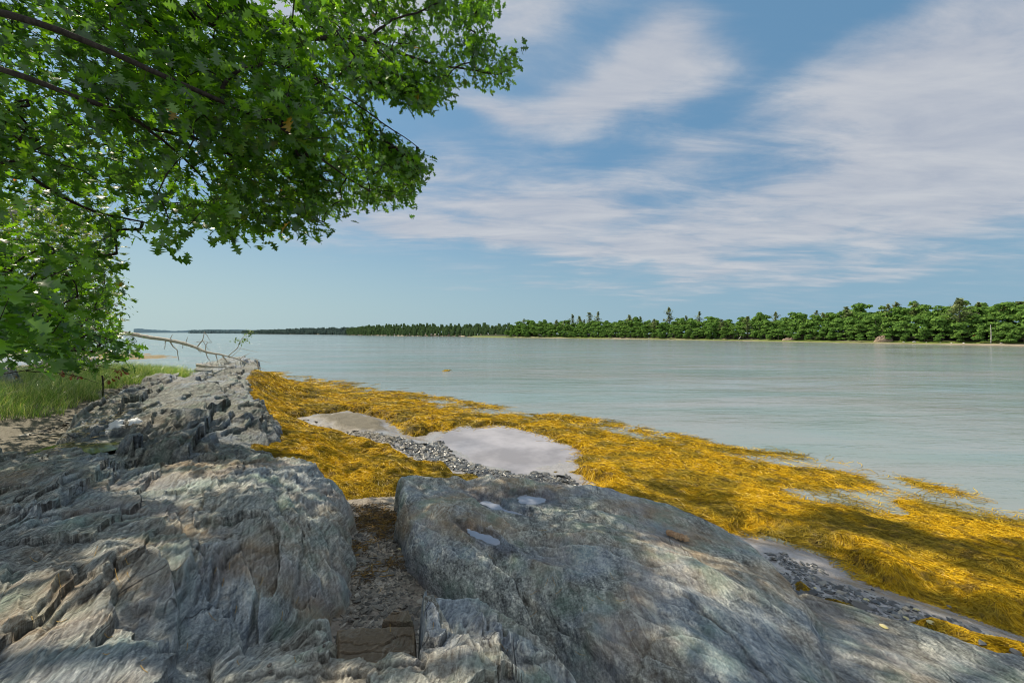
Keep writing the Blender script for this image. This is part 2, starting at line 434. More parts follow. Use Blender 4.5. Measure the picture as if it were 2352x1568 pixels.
def island_mat(name, stops, rough=.7, spec=.3, scale=12):
    m, nt, out = material(name)
    geo = nt.new('ShaderNodeNewGeometry'); tc = nt.new('ShaderNodeTexCoord').outputs['Object']
    col = nt.ramp(geo.outputs['Random Per Island'], *stops)
    n = nt.noise(tc, scale, 5, .65)
    col = nt.mix(nt.mapr(n, .35, .65, 0, .5), col, (.06, .06, .055))
    principled(nt, out, col, rough, nt.bump(n, .6, .01), spec)
    return m

M_mud = mud_mat()
M_weed = weed_mat('rockweed strand'); M_weedmat = weed_mat('rockweed mat', True)
M_rockA = rock_mat('schist left', 31, 40, brown=.8, blue=.25, dark=1.25)
M_rockB = rock_mat('schist middle', 33, 38, brown=.35, blue=.5, dark=.75)
M_rockD = rock_mat('schist slab', 52, 25, brown=.75, blue=.36, smoothness=.6, dark=1.1)
M_rockE = rock_mat('schist low slab', 57, 20, brown=.6, blue=.3, smoothness=.5, dark=.95)
M_rockC = rock_mat('schist ledge', 80, 60, brown=.35, blue=.35, dark=1.5)
M_rockBr = rock_mat('brown schist', 85, 70, brown=2.2, blue=.0, dark=.72)
M_rockL = rock_mat('lichened rock', -20, 30, brown=.8, blue=.2, lichen=.8)

# ------------------------------------------------------------------ rocks as carved surfaces
SURF = []
def rbf_fit(pts):
    p = np.array([W(*q) if len(q) == 3 else q[1:] for q in pts], float)
    x, y, z = p.T; n = len(x)
    r = np.hypot(x[:, None] - x, y[:, None] - y)
    K = np.where(r > 0, r ** 2 * np.log(r + 1e-12), 0) + .02 * np.eye(n)
    A = np.zeros((n + 3, n + 3)); A[:n, :n] = K; A[:n, n] = A[n, :n] = 1; A[:n, n + 1] = A[n + 1, :n] = x; A[:n, n + 2] = A[n + 2, :n] = y
    w = np.linalg.solve(A, np.r_[z, 0, 0, 0])
    lo, hi = z.min() - .12, z.max() + .12
    def f(X, Y):
        o = w[n] + w[n + 1] * X + w[n + 2] * Y
        for i in range(n):
            r2 = (X - x[i]) ** 2 + (Y - y[i]) ** 2
            o = o + w[i] * .5 * r2 * np.log(r2 + 1e-12)
        return np.clip(o, lo, hi)
    return f
def plates(x, y, strike, lu, lv, seed, amp, saw, groove=.02, gw=.06, warp=.35):
    a = R(strike); u = x * math.sin(a) + y * math.cos(a); v = x * math.cos(a) - y * math.sin(a)
    u = u + warp * fbm(x / lu * .8, y / lu * .8, 4, seed) * lu * .5
    v = v + warp * fbm(x / lu * 1.1 + 7, y / lu * 1.1, 4, seed + 9) * lv * 1.3
    f1, f2, c = voro(u / lu, v / lv, seed)
    z = amp * (c[2] - .5) * 2 + saw * (v / lv - c[1]) * (.4 + c[3]) + saw * .7 * (u / lu - c[0]) * (c[4] - .3)
    return z - groove * np.exp(-(f2 - f1) / gw)
def facets(x, y, strike, lu, lv, seed, amp, tilt, bulge=.35, warp=.3):
    """continuous broken faces meeting in creases"""
    a = R(strike); u = (x * math.sin(a) + y * math.cos(a)) / lu; v = (x * math.cos(a) - y * math.sin(a)) / lv
    u = u + warp * fbm(u * .9, v * .9, 4, seed + 50); v = v + warp * fbm(u * .9 + 5, v * .9, 4, seed + 60)
    xi, yi = np.floor(u), np.floor(v); best = np.full(np.shape(x), -9.)
    for dx in (-1, 0, 1):
        for dy in (-1, 0, 1):
            cx, cy = xi + dx, yi + dy
            ox = cx + .1 + .8 * h2(cx, cy, seed + 1) - u; oy = cy + .1 + .8 * h2(cx, cy, seed + 2) - v
            p = amp * (h2(cx, cy, seed + 3) - .5) * 2 - tilt * (oy * (h2(cx, cy, seed + 4) * 1.6 - .5) + ox * (h2(cx, cy, seed + 5) - .5)) - bulge * amp * 4 * (ox * ox + oy * oy) ** 1.2
            best = np.maximum(best, p)
    return best
def layers(x, y, strike, lv, lu, seed, amp, drop=.16):
    """cleavage sheets running along the strike, each ending in a small step"""
    a = R(strike); u = x * math.sin(a) + y * math.cos(a); v = x * math.cos(a) - y * math.sin(a)
    w = v / lv + 1.5 * fbm(u / lu, v / lv * .3, 4, seed); i = np.floor(w); fr = w - i
    prof = np.where(fr < 1 - drop, fr / (1 - drop), (1 - fr) / drop)
    m = sm(-.25, .45, fbm(u / lu * 1.4 + i * 7.13, i * 3.3 + v * .4, 3, seed + 5))
    return amp * prof * m
def rock_surface(ctrl, outline, ew, detail, edge_noise=.08, basins=(), sink=.3):
    f = rbf_fit(ctrl); ol = [q[:2] if q[0] == 'w' else q for q in outline]
    ol = [(q[1], q[2]) if q[0] == 'w' else W(*q)[:2] for q in outline]
    xs = [q[0] for q in ol]; ys = [q[1] for q in ol]
    bb = (min(xs) - .5, max(xs) + .5, min(ys) - .5, max(ys) + .5)
    def zf(x, y):
        x = np.asarray(x, float); y = np.asarray(y, float)
        d = poly_sd(x, y, ol) + edge_noise * (fbm(x * 2.3, y * 2.3, 4, 55) + .4)
        e = ew(x, y) if callable(ew) else ew
        g = ground(x, y) - sink
        top = f(x, y)
        top = top + detail(x, y)
        for bx, by, rx, ry, ang, lev in basins:
            ca, sa = math.cos(ang), math.sin(ang)
            dx, dy = x - bx, y - by
            rr = np.hypot((dx * ca + dy * sa) / rx, (-dx * sa + dy * ca) / ry) + .42 * fbm(x * 5, y * 5, 4, 88)
            base = lev - .02 * (1 - np.clip(rr, 0, 1) ** 2) + np.clip(rr - 1, 0, 9) * .05
            k = sm(2.1, 1.05, rr)
            top = top * (1 - k) + base * k
        k = np.clip(d / e, 0, 1)
        k = np.sqrt(np.clip(1 - (1 - k) ** 2.2, 0, 1))
        z = g + (top - g) * k
        return np.where(d < 0, g, z), d
    SURF.append((zf, bb))
    return zf
def rock_mesh(name, zf, Yr, tr, ny, nt_, mat, label, cat='rock', group=None, xr=None, wet=()):
    Yv = np.exp(np.linspace(math.log(Yr[0]), math.log(Yr[1]), ny)); tv = np.linspace(*tr, nt_)
    Y = np.repeat(Yv[:, None], nt_, 1); X = tv[None] * Y
    Z, d = zf(X, Y)
    if xr is not None: d = np.where((X > xr[0]) & (X < xr[1]), d, -1)
    wt = np.zeros(X.shape)
    for bx, by, rx, ry, ang, lev in wet:
        ca, sa = math.cos(ang), math.sin(ang); dx, dy = X - bx, Y - by
        rr = np.hypot((dx * ca + dy * sa) / rx, (-dx * sa + dy * ca) / ry) + .35 * fbm(X * 5, Y * 5, 3, 89); wt = np.maximum(wt, sm(2.5, 1.3, rr))
    g = ground(X, Y); wt = np.maximum(wt, .7 * sm(.22, .04, Z - np.maximum(weed(X, Y)[0], g)) * (Y < 12)) if len(wet) or 'slab' in name else wt
    o = grid_mesh(name, X, Y, Z, d > -.04, mat, cols=np.stack([wt, wt * 0, wt * 0], -1))
    return tag(o, label, cat, group)
def on_surf(px, py):
    """first surface met along a sighting"""
    Y = np.exp(np.linspace(math.log(1.0), math.log(60), 2200)); X = (px - CX) / F * Y; z = H - (py - HY) / F * Y
    top = np.maximum(ground(X, Y), weed(X, Y)[0]); top = np.maximum(top, 0)
    for zf, bb in SURF:
        m = (X > bb[0]) & (X < bb[1]) & (Y > bb[2]) & (Y < bb[3])
        if m.any():
            zz, d = zf(X[m], Y[m]); t = top[m]; top[m] = np.where(d > 0, np.maximum(t, zz), t)
    k = np.nonzero(top >= z)[0]
    i = k[0] if len(k) else -1
    return X[i], Y[i], top[i]
def surf_at(x, y):
    x = np.atleast_1d(np.asarray(x, float)); y = np.atleast_1d(np.asarray(y, float))
    top = np.maximum(ground(x, y), weed(x, y)[0])
    for zf, bb in SURF:
        zz, d = zf(x, y); top = np.where(d > 0, np.maximum(top, zz), top)
    return top

def cast(zf, px, py):
    Y = np.exp(np.linspace(math.log(1.2), math.log(20), 3000)); X = (px - CX) / F * Y; z = H - (py - HY) / F * Y
    zz, d = zf(X, Y); k = np.nonzero((d > 0) & (zz >= z))[0][0]; return X[k], Y[k], zz[k]
def steps(x, y, lines):
    """small fracture steps: (sightings, assumed level, drop, decay, side)"""
    o = np.zeros(np.shape(x))
    wx = .018 * fbm(x * 7, y * 7, 3, 401); wy = .018 * fbm(x * 7, y * 7, 3, 411); X, Y = x + wx, y + wy
    for pts, lev, h, dec, side in lines:
        p = [W(a, b, lev)[:2] for a, b in pts]; bd = np.full(np.shape(x), 9.); bs = np.zeros(np.shape(x)); ov = np.zeros(np.shape(x))
        for i in range(len(p) - 1):
            (ax, ay), (bx, by) = p[i], p[i + 1]; ex, ey = bx - ax, by - ay; L = math.hypot(ex, ey); t0 = ((X - ax) * ex + (Y - ay) * ey) / (L * L); t = np.clip(t0, 0, 1)
            d = np.hypot(X - ax - t * ex, Y - ay - t * ey); cr = (ex * (Y - ay) - ey * (X - ax)) / L * side; m = d < bd
            over = np.where(i == 0, np.maximum(-t0, 0), 0) + np.where(i == len(p) - 2, np.maximum(t0 - 1, 0), 0)
            bd = np.where(m, d, bd); bs = np.where(m, cr, bs); ov = np.where(m, over * L, ov)
        o -= h * sm(-.002, .016, bs) * np.exp(-np.maximum(bs, 0) / dec) * np.exp(-ov / .06)
        o += h * .25 * np.exp(-np.clip(-bs, 0, 9) / .08) * (bs < 0) * np.exp(-ov / .06) * (bd < .5)
    return o
STA = [([(259, 1377), (259, 1430), (244, 1464), (210, 1512)], 1.64, .07, .35, 1), ([(360, 1310), (397, 1359), (407, 1385), (403, 1460), (375, 1535)], 1.55, .07, .3, 1), ([(551, 1257), (585, 1317), (562, 1411)], 1.42, .05, .2, 1),
       ([(450, 1381), (536, 1422), (600, 1456)], 1.35, .08, .16, 1), ([(543, 1250), (490, 1320), (450, 1381)], 1.42, .09, .16, 1), ([(652, 1130), (686, 1212), (694, 1265), (667, 1355)], 1.22, .05, .25, 1),
       ([(690, 1302), (735, 1340), (761, 1385), (754, 1441)], 1.08, .05, .2, 1), ([(240, 1055), (259, 1092), (240, 1130)], 1.5, .07, .3, 1), ([(405, 1160), (416, 1224), (440, 1290)], 1.52, .04, .25, 1), ([(60, 1250), (150, 1180), (250, 1140)], 1.66, .05, .3, -1), ([(20, 1500), (120, 1400), (170, 1330)], 1.68, .04, .2, -1)]
STD = [([(923, 1296), (1014, 1312), (1105, 1394), (1182, 1461)], .95, .06, .5, -1), ([(1205, 1316), (1259, 1363), (1357, 1447), (1441, 1504), (1508, 1558)], 1.1, .055, .45, -1), ([(1085, 1125), (1190, 1195), (1330, 1228), (1500, 1265), (1640, 1300)], 1.1, .045, .22, 1),
       ([(1560, 1345), (1680, 1420), (1790, 1520)], 1.15, .03, .3, -1), ([(1120, 1260), (1180, 1300), (1225, 1375)], 1.08, .03, .3, 1)]
STC = [([(962, 1405), (963, 1505), (977, 1568)], 1.4, .05, .15, -1), ([(977, 1407), (1024, 1444), (1058, 1491), (1110, 1545)], 1.38, .05, .12, 1), ([(1090, 1420), (1120, 1480), (1190, 1540)], 1.32, .05, .12, 1), ([(560, 1535), (700, 1530), (830, 1535), (960, 1520)], 1.48, .03, .1, -1)]
# left foreground bedrock
ctrlA = [(0, 1568, 1.72), (300, 1568, 1.62), (520, 1568, 1.35), (-500, 1568, 1.8), (-700, 1200, 1.75), (0, 1300, 1.72), (-300, 1100, 1.7), (0, 1110, 1.66), (0, 1050, 1.6), (150, 1440, 1.68), (120, 1200, 1.68),
         (200, 1065, 1.55), (250, 1075, 1.42), (300, 1140, 1.5), (400, 1400, 1.5), (400, 1220, 1.56), (400, 1080, 1.45), (520, 1300, 1.48), (520, 1120, 1.44), (600, 1200, 1.42), (640, 1110, 1.3), (560, 1060, 1.28),
         (500, 1470, 1.3), (600, 1420, 1.2), (700, 1350, 1.12), (700, 1200, 1.32), (730, 1105, 1.15), (770, 1140, 1.1), (765, 1250, 1.1), (785, 1370, .95), (700, 1440, .95), (690, 1080, 1.12),
         ('w', -1.2, .9, 1.7), ('w', -.5, .9, 1.6), ('w', -5, .9, 1.8), ('w', -8, 4, 1.8)]
outA = [(690, 1060, 1.0), (760, 1095, 1.0), (800, 1150, .9), (818, 1200, .8), (800, 1300, .8), (806, 1400, .85), (745, 1455, .9), (640, 1480, 1.05), (520, 1560, 1.2), ('w', -.8, 1.2), ('w', -.8, .5), ('w', -9, .5), ('w', -10, 6.2),
        (-120, 1030, 1.6), (60, 1030, 1.6), (165, 1020, 1.5), (240, 1050, 1.4), (420, 1040, 1.35), (600, 1045, 1.15)]
def detA(x, y):
    a = R(-31); u = x * math.sin(a) + y * math.cos(a); v = x * math.cos(a) - y * math.sin(a)
    p = facets(x, y, -31, 1.6, .8, 3, .05, .15, .12) + facets(x, y, -34, .7, .3, 8, .012, .05, .08)
    p = p + layers(x, y, -31, .30, 1.6, 12, .055) + layers(x, y, -33, .085, .8, 15, .016, .25) + layers(x, y, -31, .03, .5, 17, .006, .3)
    return p - .11 * sm(2.2, 4, y) + steps(x, y, STA) + .05 * fbm(x * .8, y * .8, 3, 2) + .010 * ridged(u * 1.2, v * 7, 4, 4) + .006 * fbm(u * 9, v * 30, 4, 6) + .02
zA = rock_surface(ctrlA, outA, .2, detA)
# middle of the left outcrop
ctrlB = [(150, 985, 1.4), (240, 975, 1.47), (300, 930, 1.45), (330, 900, 1.45), (430, 885, 1.45), (520, 890, 1.4), (565, 915, 1.25), (480, 930, 1.42), (570, 950, 1.25), (600, 965, 1.2), (635, 1005, 1.1),
         (350, 960, 1.55), (430, 955, 1.5), (270, 1010, 1.48), (350, 1020, 1.5), (430, 1030, 1.45), (470, 1005, 1.42), (560, 990, 1.3), (600, 1040, 1.1), (500, 1045, 1.3), (640, 1040, .95)]
outB = [(120, 1010, 1.35), (170, 960, 1.35), (260, 915, 1.35), (330, 880, 1.4), (450, 872, 1.4), (560, 893, 1.2), (585, 920, 1.1), (610, 945, 1.05), (650, 985, .95), (652, 1020, .85), (628, 1050, .85), (640, 1075, 1.0), (560, 1075, 1.2), (420, 1070, 1.3), (280, 1080, 1.3), (250, 1040, 1.3), (160, 1040, 1.35)]
def detB(x, y):
    p = -.15 + facets(x, y, -32, 1.8, .9, 23, .08, .24, .12) + layers(x, y, -32, .45, 2.0, 27, .13) + layers(x, y, -32, .11, .8, 28, .03, .25) + layers(x, y, -32, .04, .6, 30, .010, .3)
    return p + .05 * fbm(x * .9, y * .9, 3, 22) + .012 * fbm(x * 7, y * 5, 4, 26) + .03
zB = rock_surface(ctrlB, outB, .22, detB)
mx, my, mzl = cast(zB, 202, 1022); mzl -= .03
SURF.pop(); zB = rock_surface(ctrlB, outB, .22, detB, .08, [(mx, my, .42, .42, 0, mzl + .012)])
# the headland at its far end
ctrlH = [(400, 880, 1.2), (440, 893, 1.3), (520, 900, 1.35), (560, 903, 1.25), (430, 868, 1.3), (500, 860, 1.45), (560, 870, 1.4), (590, 862, 1.25), (470, 845, 1.45), (520, 836, 1.55), (550, 834, 1.55), (585, 843, 1.35), (590, 880, 1.0)]
outH = [(380, 890, 1.1), (420, 870, 1.2), (450, 852, 1.2), (480, 838, 1.3), (520, 829, 1.4), (560, 829, 1.4), (592, 838, 1.2), (602, 860, .9), (600, 875, .8), (580, 885, 1.0), (578, 905, 1.1), (560, 912, 1.1), (450, 905, 1.2)]
def detH(x, y):
    return facets(x, y, -34, 3.0, 1.3, 43, .08, .25, .1) + layers(x, y, -36, .6, 2.5, 47, .15) + layers(x, y, -36, .2, 1.5, 48, .05, .25) - .30 + .04 * fbm(x * .6, y * .6, 3, 42) + .01 * fbm(x * 6, y * 3, 3, 46)
zH = rock_surface(ctrlH, outH, .3, detH, .15)
# right-hand slab
pud = [(*W(1178, 1158, 1.02)[:2], .30, .10, R(-38), 1.012), (*W(1215, 1140, .97)[:2], .26, .12, R(-15), .962), (*W(1118, 1228, 1.06)[:2], .20, .055, R(-36), 1.045)]
ctrlD = [(935, 1115, 1.12), (1000, 1106, 1.1), (1070, 1110, 1.08), (1000, 1170, 1.17), (1060, 1165, 1.13), (1120, 1120, 1.02), (1180, 1118, 1.03), (1250, 1122, 1.0), (1270, 1165, 1.0), (1330, 1130, 1.02), (1400, 1145, 1.06), (1500, 1165, 1.03), (1600, 1195, .98), (1680, 1225, .92),
         (1300, 1190, 1.1), (1450, 1210, 1.12), (1250, 1230, 1.06), (1560, 1240, 1.08), (1700, 1260, 1.02), (1780, 1300, .98), (1845, 1390, .95), (1900, 1480, .95), (1950, 1568, .95), (935, 1200, 1.12), (940, 1280, 1.0), (990, 1330, .88), (1100, 1400, .9),
         (1040, 1260, 1.08), (1150, 1290, 1.08), (1300, 1300, 1.17), (1500, 1330, 1.18), (1650, 1340, 1.13), (1200, 1400, 1.0), (1350, 1430, 1.12), (1500, 1450, 1.16), (1700, 1450, 1.15), (1300, 1500, .95), (1450, 1568, 1.0), (1600, 1560, 1.12), (1800, 1568, 1.12), ('w', 1.5, 1.2, 1.1), ('w', .4, 1.2, .95), ('w', 2.5, 1.2, .9)]
outD = [(912, 1118, .9), (930, 1098, .95), (1100, 1100, .9), (1200, 1106, .9), (1310, 1112, .9), (1420, 1125, .9), (1560, 1160, .85), (1660, 1200, .8), (1705, 1235, .75), (1770, 1262, .8), (1800, 1310, .75), (1865, 1395, .75), (1985, 1590, .8), ('w', 2.2, .8), ('w', -.3, .8),
        ('w', -.3, 2.1), (1190, 1450, .86), (1130, 1420, .86), (1050, 1378, .85), (975, 1330, .83), (928, 1285, .8), (918, 1235, .8)]
def detD(x, y):
    a = R(-52); u = x * math.sin(a) + y * math.cos(a); v = x * math.cos(a) - y * math.sin(a)
    p = facets(x, y, -50, 2.6, .9, 63, .045, .10, .12) + layers(x, y, -55, .55, 2.4, 67, .05, .09) + layers(x, y, -52, .17, 1.4, 68, .011, .15) + layers(x, y, -52, .04, .5, 69, .0028, .3)
    return p - .12 + steps(x, y, STD) + .055 * fbm(u * .5, v * 1.1, 3, 62) + .02 * ridged(u * .8, v * 2.2, 3, 64) + .01 * fbm(u * 4, v * 7, 4, 66) - .02
zD = rock_surface(ctrlD, outD, lambda x, y: .13 + .12 * sm(.5, 2, x) + .4 * sm(3.9, 3.1, y) * sm(.4, -.3, x), detD, .06)
pud = []
for a, b, rx, ry, an in [(1148, 1160, .36, .11, -40), (1216, 1142, .24, .16, -15), (1112, 1226, .25, .075, -38)]:
    x, y, z = cast(zD, a, b); pud.append((x, y, rx, ry, R(an), z - .034))
SURF.pop(); zD = rock_surface(ctrlD, outD, lambda x, y: .13 + .12 * sm(.5, 2, x) + .4 * sm(3.9, 3.1, y) * sm(.4, -.3, x), detD, .06, pud)
# low slab at the lower right
ctrlE = [(1850, 1400, .72), (2000, 1445, .73), (2200, 1500, .72), (2352, 1545, .7), (2600, 1650, .65), (1960, 1500, .8), (2050, 1560, .82), (2300, 1568, .76), ('w', 2.6, 1.6, .8), ('w', 5, 1.6, .6), ('w', 4.5, 2.4, .65)]
outE = [(1820, 1380, .5), (1900, 1402, .5), (2050, 1440, .5), (2200, 1490, .5), (2352, 1532, .5), (2600, 1610, .45), ('w', 6, 1), ('w', 1.9, 1), ('w', 1.9, 3.4)]
def detE(x, y):
    a = R(-57); u = x * math.sin(a) + y * math.cos(a); v = x * math.cos(a) - y * math.sin(a)
    return .02 * fbm(u * .6, v * 2.5, 4, 72) + .012 * ridged(u * .7, v * 9, 4, 74) + layers(x, y, -57, .16, 1.5, 78, .014, .2) + layers(x, y, -57, .045, 1, 79, .004, .3)
zE = rock_surface(ctrlE, outE, .25, detE, .05)
# front ledge
ctrlC = [(500, 1520, 1.42), (640, 1528, 1.48), (800, 1522, 1.5), (980, 1512, 1.5), (500, 1600, 1.5), (800, 1700, 1.55), (1000, 1440, 1.32), (1060, 1420, 1.3), (1110, 1420, 1.28), (1180, 1460, 1.26), (1250, 1520, 1.24), (1310, 1580, 1.2), (1100, 1500, 1.4), (1150, 1568, 1.42), (1000, 1480, 1.36), (1000, 1620, 1.52),
         ('w', -1.3, 1.0, 1.55), ('w', .3, 1.0, 1.35)]
outC = [(478, 1512, 1.35), (560, 1500, 1.35), (700, 1512, 1.4), (830, 1508, 1.42), (962, 1500, 1.42), (968, 1402, 1.2), (1010, 1400, 1.2), (1060, 1408, 1.2), (1120, 1405, 1.2), (1185, 1436, 1.15), (1330, 1580, 1.1), ('w', .35, 1.0), ('w', -1.5, 1.0), ('w', -1.5, 1.9)]
def detC(x, y):
    p = facets(x, y, -20, .6, .4, 83, .03, .10, .12) + layers(x, y, 20, .34, .9, 85, .06, .1) + layers(x, y, -35, .3, .9, 87, .02, .15) + layers(x, y, 15, .05, .4, 88, .008, .3)
    return p + steps(x, y, STC) - .03 + .02 * fbm(x * 2, y * 2, 4, 82) + .008 * fbm(x * 14, y * 14, 3, 86)
zC = rock_surface(ctrlC, outC, .07, detC, .03)
# low rock between ledge and outcrop
ctrlG = [(600, 1500, 1.2), (760, 1490, 1.22), (620, 1470, 1.15), (760, 1462, 1.14), (680, 1520, 1.25)]
outG = [(560, 1480, 1.1), (700, 1460, 1.05), (765, 1456, 1.05), (790, 1560, 1.1), (520, 1560, 1.1)]
zG = rock_surface(ctrlG, outG, .08, detC, .03)

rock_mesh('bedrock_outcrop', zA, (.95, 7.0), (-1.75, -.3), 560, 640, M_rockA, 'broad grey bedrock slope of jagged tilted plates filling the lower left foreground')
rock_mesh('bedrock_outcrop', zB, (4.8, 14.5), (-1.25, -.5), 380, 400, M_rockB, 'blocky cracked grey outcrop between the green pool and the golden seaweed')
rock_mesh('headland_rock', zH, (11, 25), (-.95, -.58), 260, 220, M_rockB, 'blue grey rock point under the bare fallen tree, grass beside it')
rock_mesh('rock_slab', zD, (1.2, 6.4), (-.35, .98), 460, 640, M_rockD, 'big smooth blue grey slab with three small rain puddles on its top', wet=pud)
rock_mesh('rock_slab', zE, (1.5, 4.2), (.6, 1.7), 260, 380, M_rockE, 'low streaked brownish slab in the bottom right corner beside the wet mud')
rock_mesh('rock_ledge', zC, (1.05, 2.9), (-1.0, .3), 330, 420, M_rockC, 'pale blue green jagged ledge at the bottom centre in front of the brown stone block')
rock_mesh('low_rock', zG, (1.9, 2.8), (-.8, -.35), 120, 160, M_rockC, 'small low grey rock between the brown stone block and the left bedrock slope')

# separate stone blocks wedged behind the ledge
def block(name, pts, zt, zb_, mat, label, seed, n=44, tiltx=0, tilty=0):
    pl = [W(*p)[:2] for p in pts]
    xs = np.array([p[0] for p in pl]); ys = np.array([p[1] for p in pl])
    x0, x1, y0, y1 = xs.min() - .03, xs.max() + .03, ys.min() - .03, ys.max() + .03
    cx, cy = (x0 + x1) / 2, (y0 + y1) / 2
    X, Y = np.meshgrid(np.linspace(x0, x1, n * 2), np.linspace(y0, y1, n * 2))
    d = poly_sd(X, Y, pl) + .006 * fbm(X * 9, Y * 9, 3, seed)
    top = zt + tiltx * (X - cx) + tilty * (Y - cy) + .015 * fbm(X * 4, Y * 4, 4, seed + 3) + plates(X, Y, 80, .35, .16, seed, .006, .012, .004, .07)
    k = np.clip(d / .018, 0, 1); k = np.sqrt(np.clip(1 - (1 - k) ** 2, 0, 1))
    Z = zb_ + (top - zb_) * k
    o = grid_mesh(name, X - cx, Y - cy, Z - zb_, d > -.01, mat)
    o.location = (cx, cy, zb_)
    SURF.append((lambda x, y: (np.full(np.shape(x), zt), poly_sd(x, y, pl) - .01), (x0, x1, y0, y1)))
    return tag(o, label, 'rock')
block('stone_block', [(768, 1440, 1.3), (800, 1432, 1.3), (956, 1420, 1.3), (962, 1530, 1.38), (775, 1540, 1.38)], 1.33, .8, M_rockBr, 'dark brown squared stone block behind the front ledge', 5, tilty=-.25)
block('stone_block', [(868, 1436, 1.2), (900, 1412, 1.2), (940, 1405, 1.2), (956, 1420, 1.25)], 1.22, .8, M_rockBr, 'small brown angular stone peeking up behind the squared brown block', 15)
block('stone_block', [(968, 1412, 1.3), (1000, 1402, 1.3), (1050, 1478, 1.33), (1045, 1495, 1.33), (975, 1505, 1.38)], 1.42, .8, M_rockC, 'pale blue grey pointed block at the right of the brown block', 25, tilty=-.1, tiltx=-.3)

# ------------------------------------------------------------------ ground, water
def make_ground():
    Yv = np.r_[np.exp(np.linspace(math.log(.5), math.log(75), 520)), 90, 130, 200, 400]
    tv = np.linspace(-2.1, 1.75, 620)
    Y = np.repeat(Yv[:, None], len(tv), 1) ; X = tv[None] * Y
    s = shore_s(X, Y); Z = ground(X, Y, s)
    Z = Z + .05 * sm(-.1, -.5, poly_sd(X, Y, GULLY)) * 0
    wet = sm(9.0, 6.0, s + fbm(X * .8, Y * .8, 3, 3)); bb2 = sm(-.3, .3, poly_sd(X, Y, BARE2)); wet = np.maximum(wet, bb2)
    ptch = sm(-.2, .4, poly_sd(X, Y, wpoly([(715, 955, .3), (800, 935, .25), (880, 958, .2), (900, 985, .2), (830, 1000, .2), (760, 985, .3)])) + .3 * fbm(X * 2, Y * 2, 3, 8))
    Z = Z + ptch * (.08 + .03 * fbm(X * 5, Y * 5, 4, 12)) * (Y > 8)
    dry = np.maximum(ptch, sm(9, 10.5, s) * (X < -5))
    wet = wet * (1 - dry)
    cols = np.stack([wet, dry, dry * 0], -1)
    return tag(grid_mesh('shore_ground', X, Y, Z, (s > -6), M_mud, True, cols), kind='structure')
make_ground()
# ground behind and under the viewer
def water_mat():
    m, nt, out = material('sea water')
    co = nt.new('ShaderNodeTexCoord').outputs['Object']
    w1 = nt.noise(nt.mapping(co, rot=(0, 0, R(18)), scale=(.35, 1.6, 1)), .8, 5, .6, .4)
    w2 = nt.noise(nt.mapping(co, rot=(0, 0, R(-12)), scale=(.5, 2.2, 1)), 2.6, 5, .6, .3)
    calm = nt.noise(nt.mapping(co, rot=(0, 0, R(25)), scale=(.035, .09, 1)), 1, 4, .6)
    w3 = nt.noise(nt.mapping(co, rot=(0, 0, R(14)), scale=(.11, .34, 1)), 1, 4, .6, .3)
    h = nt.math('ADD', nt.math('MULTIPLY', w1, .7), nt.math('MULTIPLY', w2, .3)); h = nt.math('ADD', h, nt.math('MULTIPLY', w3, 2.2))
    st = nt.mapr(calm, .40, .60, .35, 1.6)
    sy = nt.new('ShaderNodeSeparateXYZ'); nt.set(sy.inputs[0], co)
    nearf = nt.mapr(sy.outputs[1], 8, 30, .3, 1)
    bn = nt.new('ShaderNodeBump'); nt.set(bn.inputs['Height'], h); nt.set(bn.inputs['Strength'], nt.math('MULTIPLY', st, nearf)); bn.inputs['Distance'].default_value = .16
    hue = nt.noise(nt.mapping(co, rot=(0, 0, R(20)), scale=(.06, .22, 1)), 1, 5, .6, .5)
    col = nt.mix(nt.mapr(hue, .4, .62), (.17, .235, .225), (.235, .25, .245))
    principled(nt, out, col, .11, bn.outputs[0], .5)
    return m
M_water = water_mat()
V = np.array([(-9000, -200, 0), (9000, -200, 0), (9000, 12000, 0), (-9000, 12000, 0)])
tag(mk_obj('sea_water', mk_mesh('sea_water', V, [[(0, 1, 2, 3)]], M_water)), kind='structure')

def still_mat(name, col, rough=.03, film=0, spec=.5, var=.8, sc=2.5):
    m, nt, out = material(name)
    co = nt.new('ShaderNodeTexCoord').outputs['Object']
    n = nt.noise(co, sc, 5, .6)
    c = nt.mix(nt.mapr(n, .4, .6), col, tuple(v * var for v in col))
    principled(nt, out, c, rough, nt.bump(n, .15, .01), spec)
    return m
def flat_patch(name, pl, z, mat, label, cat='puddle', wob=.05, n=90):
    pl = np.array(pl + pl[:1])
    seg = np.r_[0, np.cumsum(np.hypot(*np.diff(pl, axis=0).T))]
    t = np.linspace(0, seg[-1], n, endpoint=False)
    p = np.stack([np.interp(t, seg, pl[:, k]) for k in (0, 1)], 1)
    for _ in range(3): p = (np.roll(p, 1, 0) + p * 2 + np.roll(p, -1, 0)) / 4
    p += wob * np.stack([fbm(p[:, 0] * 2.5, p[:, 1] * 2.5, 3, 1), fbm(p[:, 0] * 2.5, p[:, 1] * 2.5, 3, 4)], 1)
    c = p.mean(0); V = np.column_stack([np.vstack([p, c]) - c, np.zeros(n + 1)])
    i = np.arange(n); t3 = np.stack([i, (i + 1) % n, np.full(n, n)], 1)
    o = mk_obj(name, mk_mesh(name, V, [t3], mat)); o.location = (c[0], c[1], z)
    return tag(o, label, cat)
M_pool = still_mat('pool water', (.37, .355, .38), .03, spec=1.0, var=.55, sc=.5)  # pale lilac base stands in for reflected sky
flat_patch('tide_pool', wpoly([(1005, 1010, .01), (1050, 975, .01), (1150, 975, .01), (1250, 1000, .01), (1340, 1035, .01), (1330, 1075, .01), (1300, 1118, .01), (1180, 1118, .01), (1080, 1080, .01), (1000, 1045, .01)]), .012, M_pool,
           'shallow lilac grey tide pool lying between golden seaweed and dark gravel', 'pool')
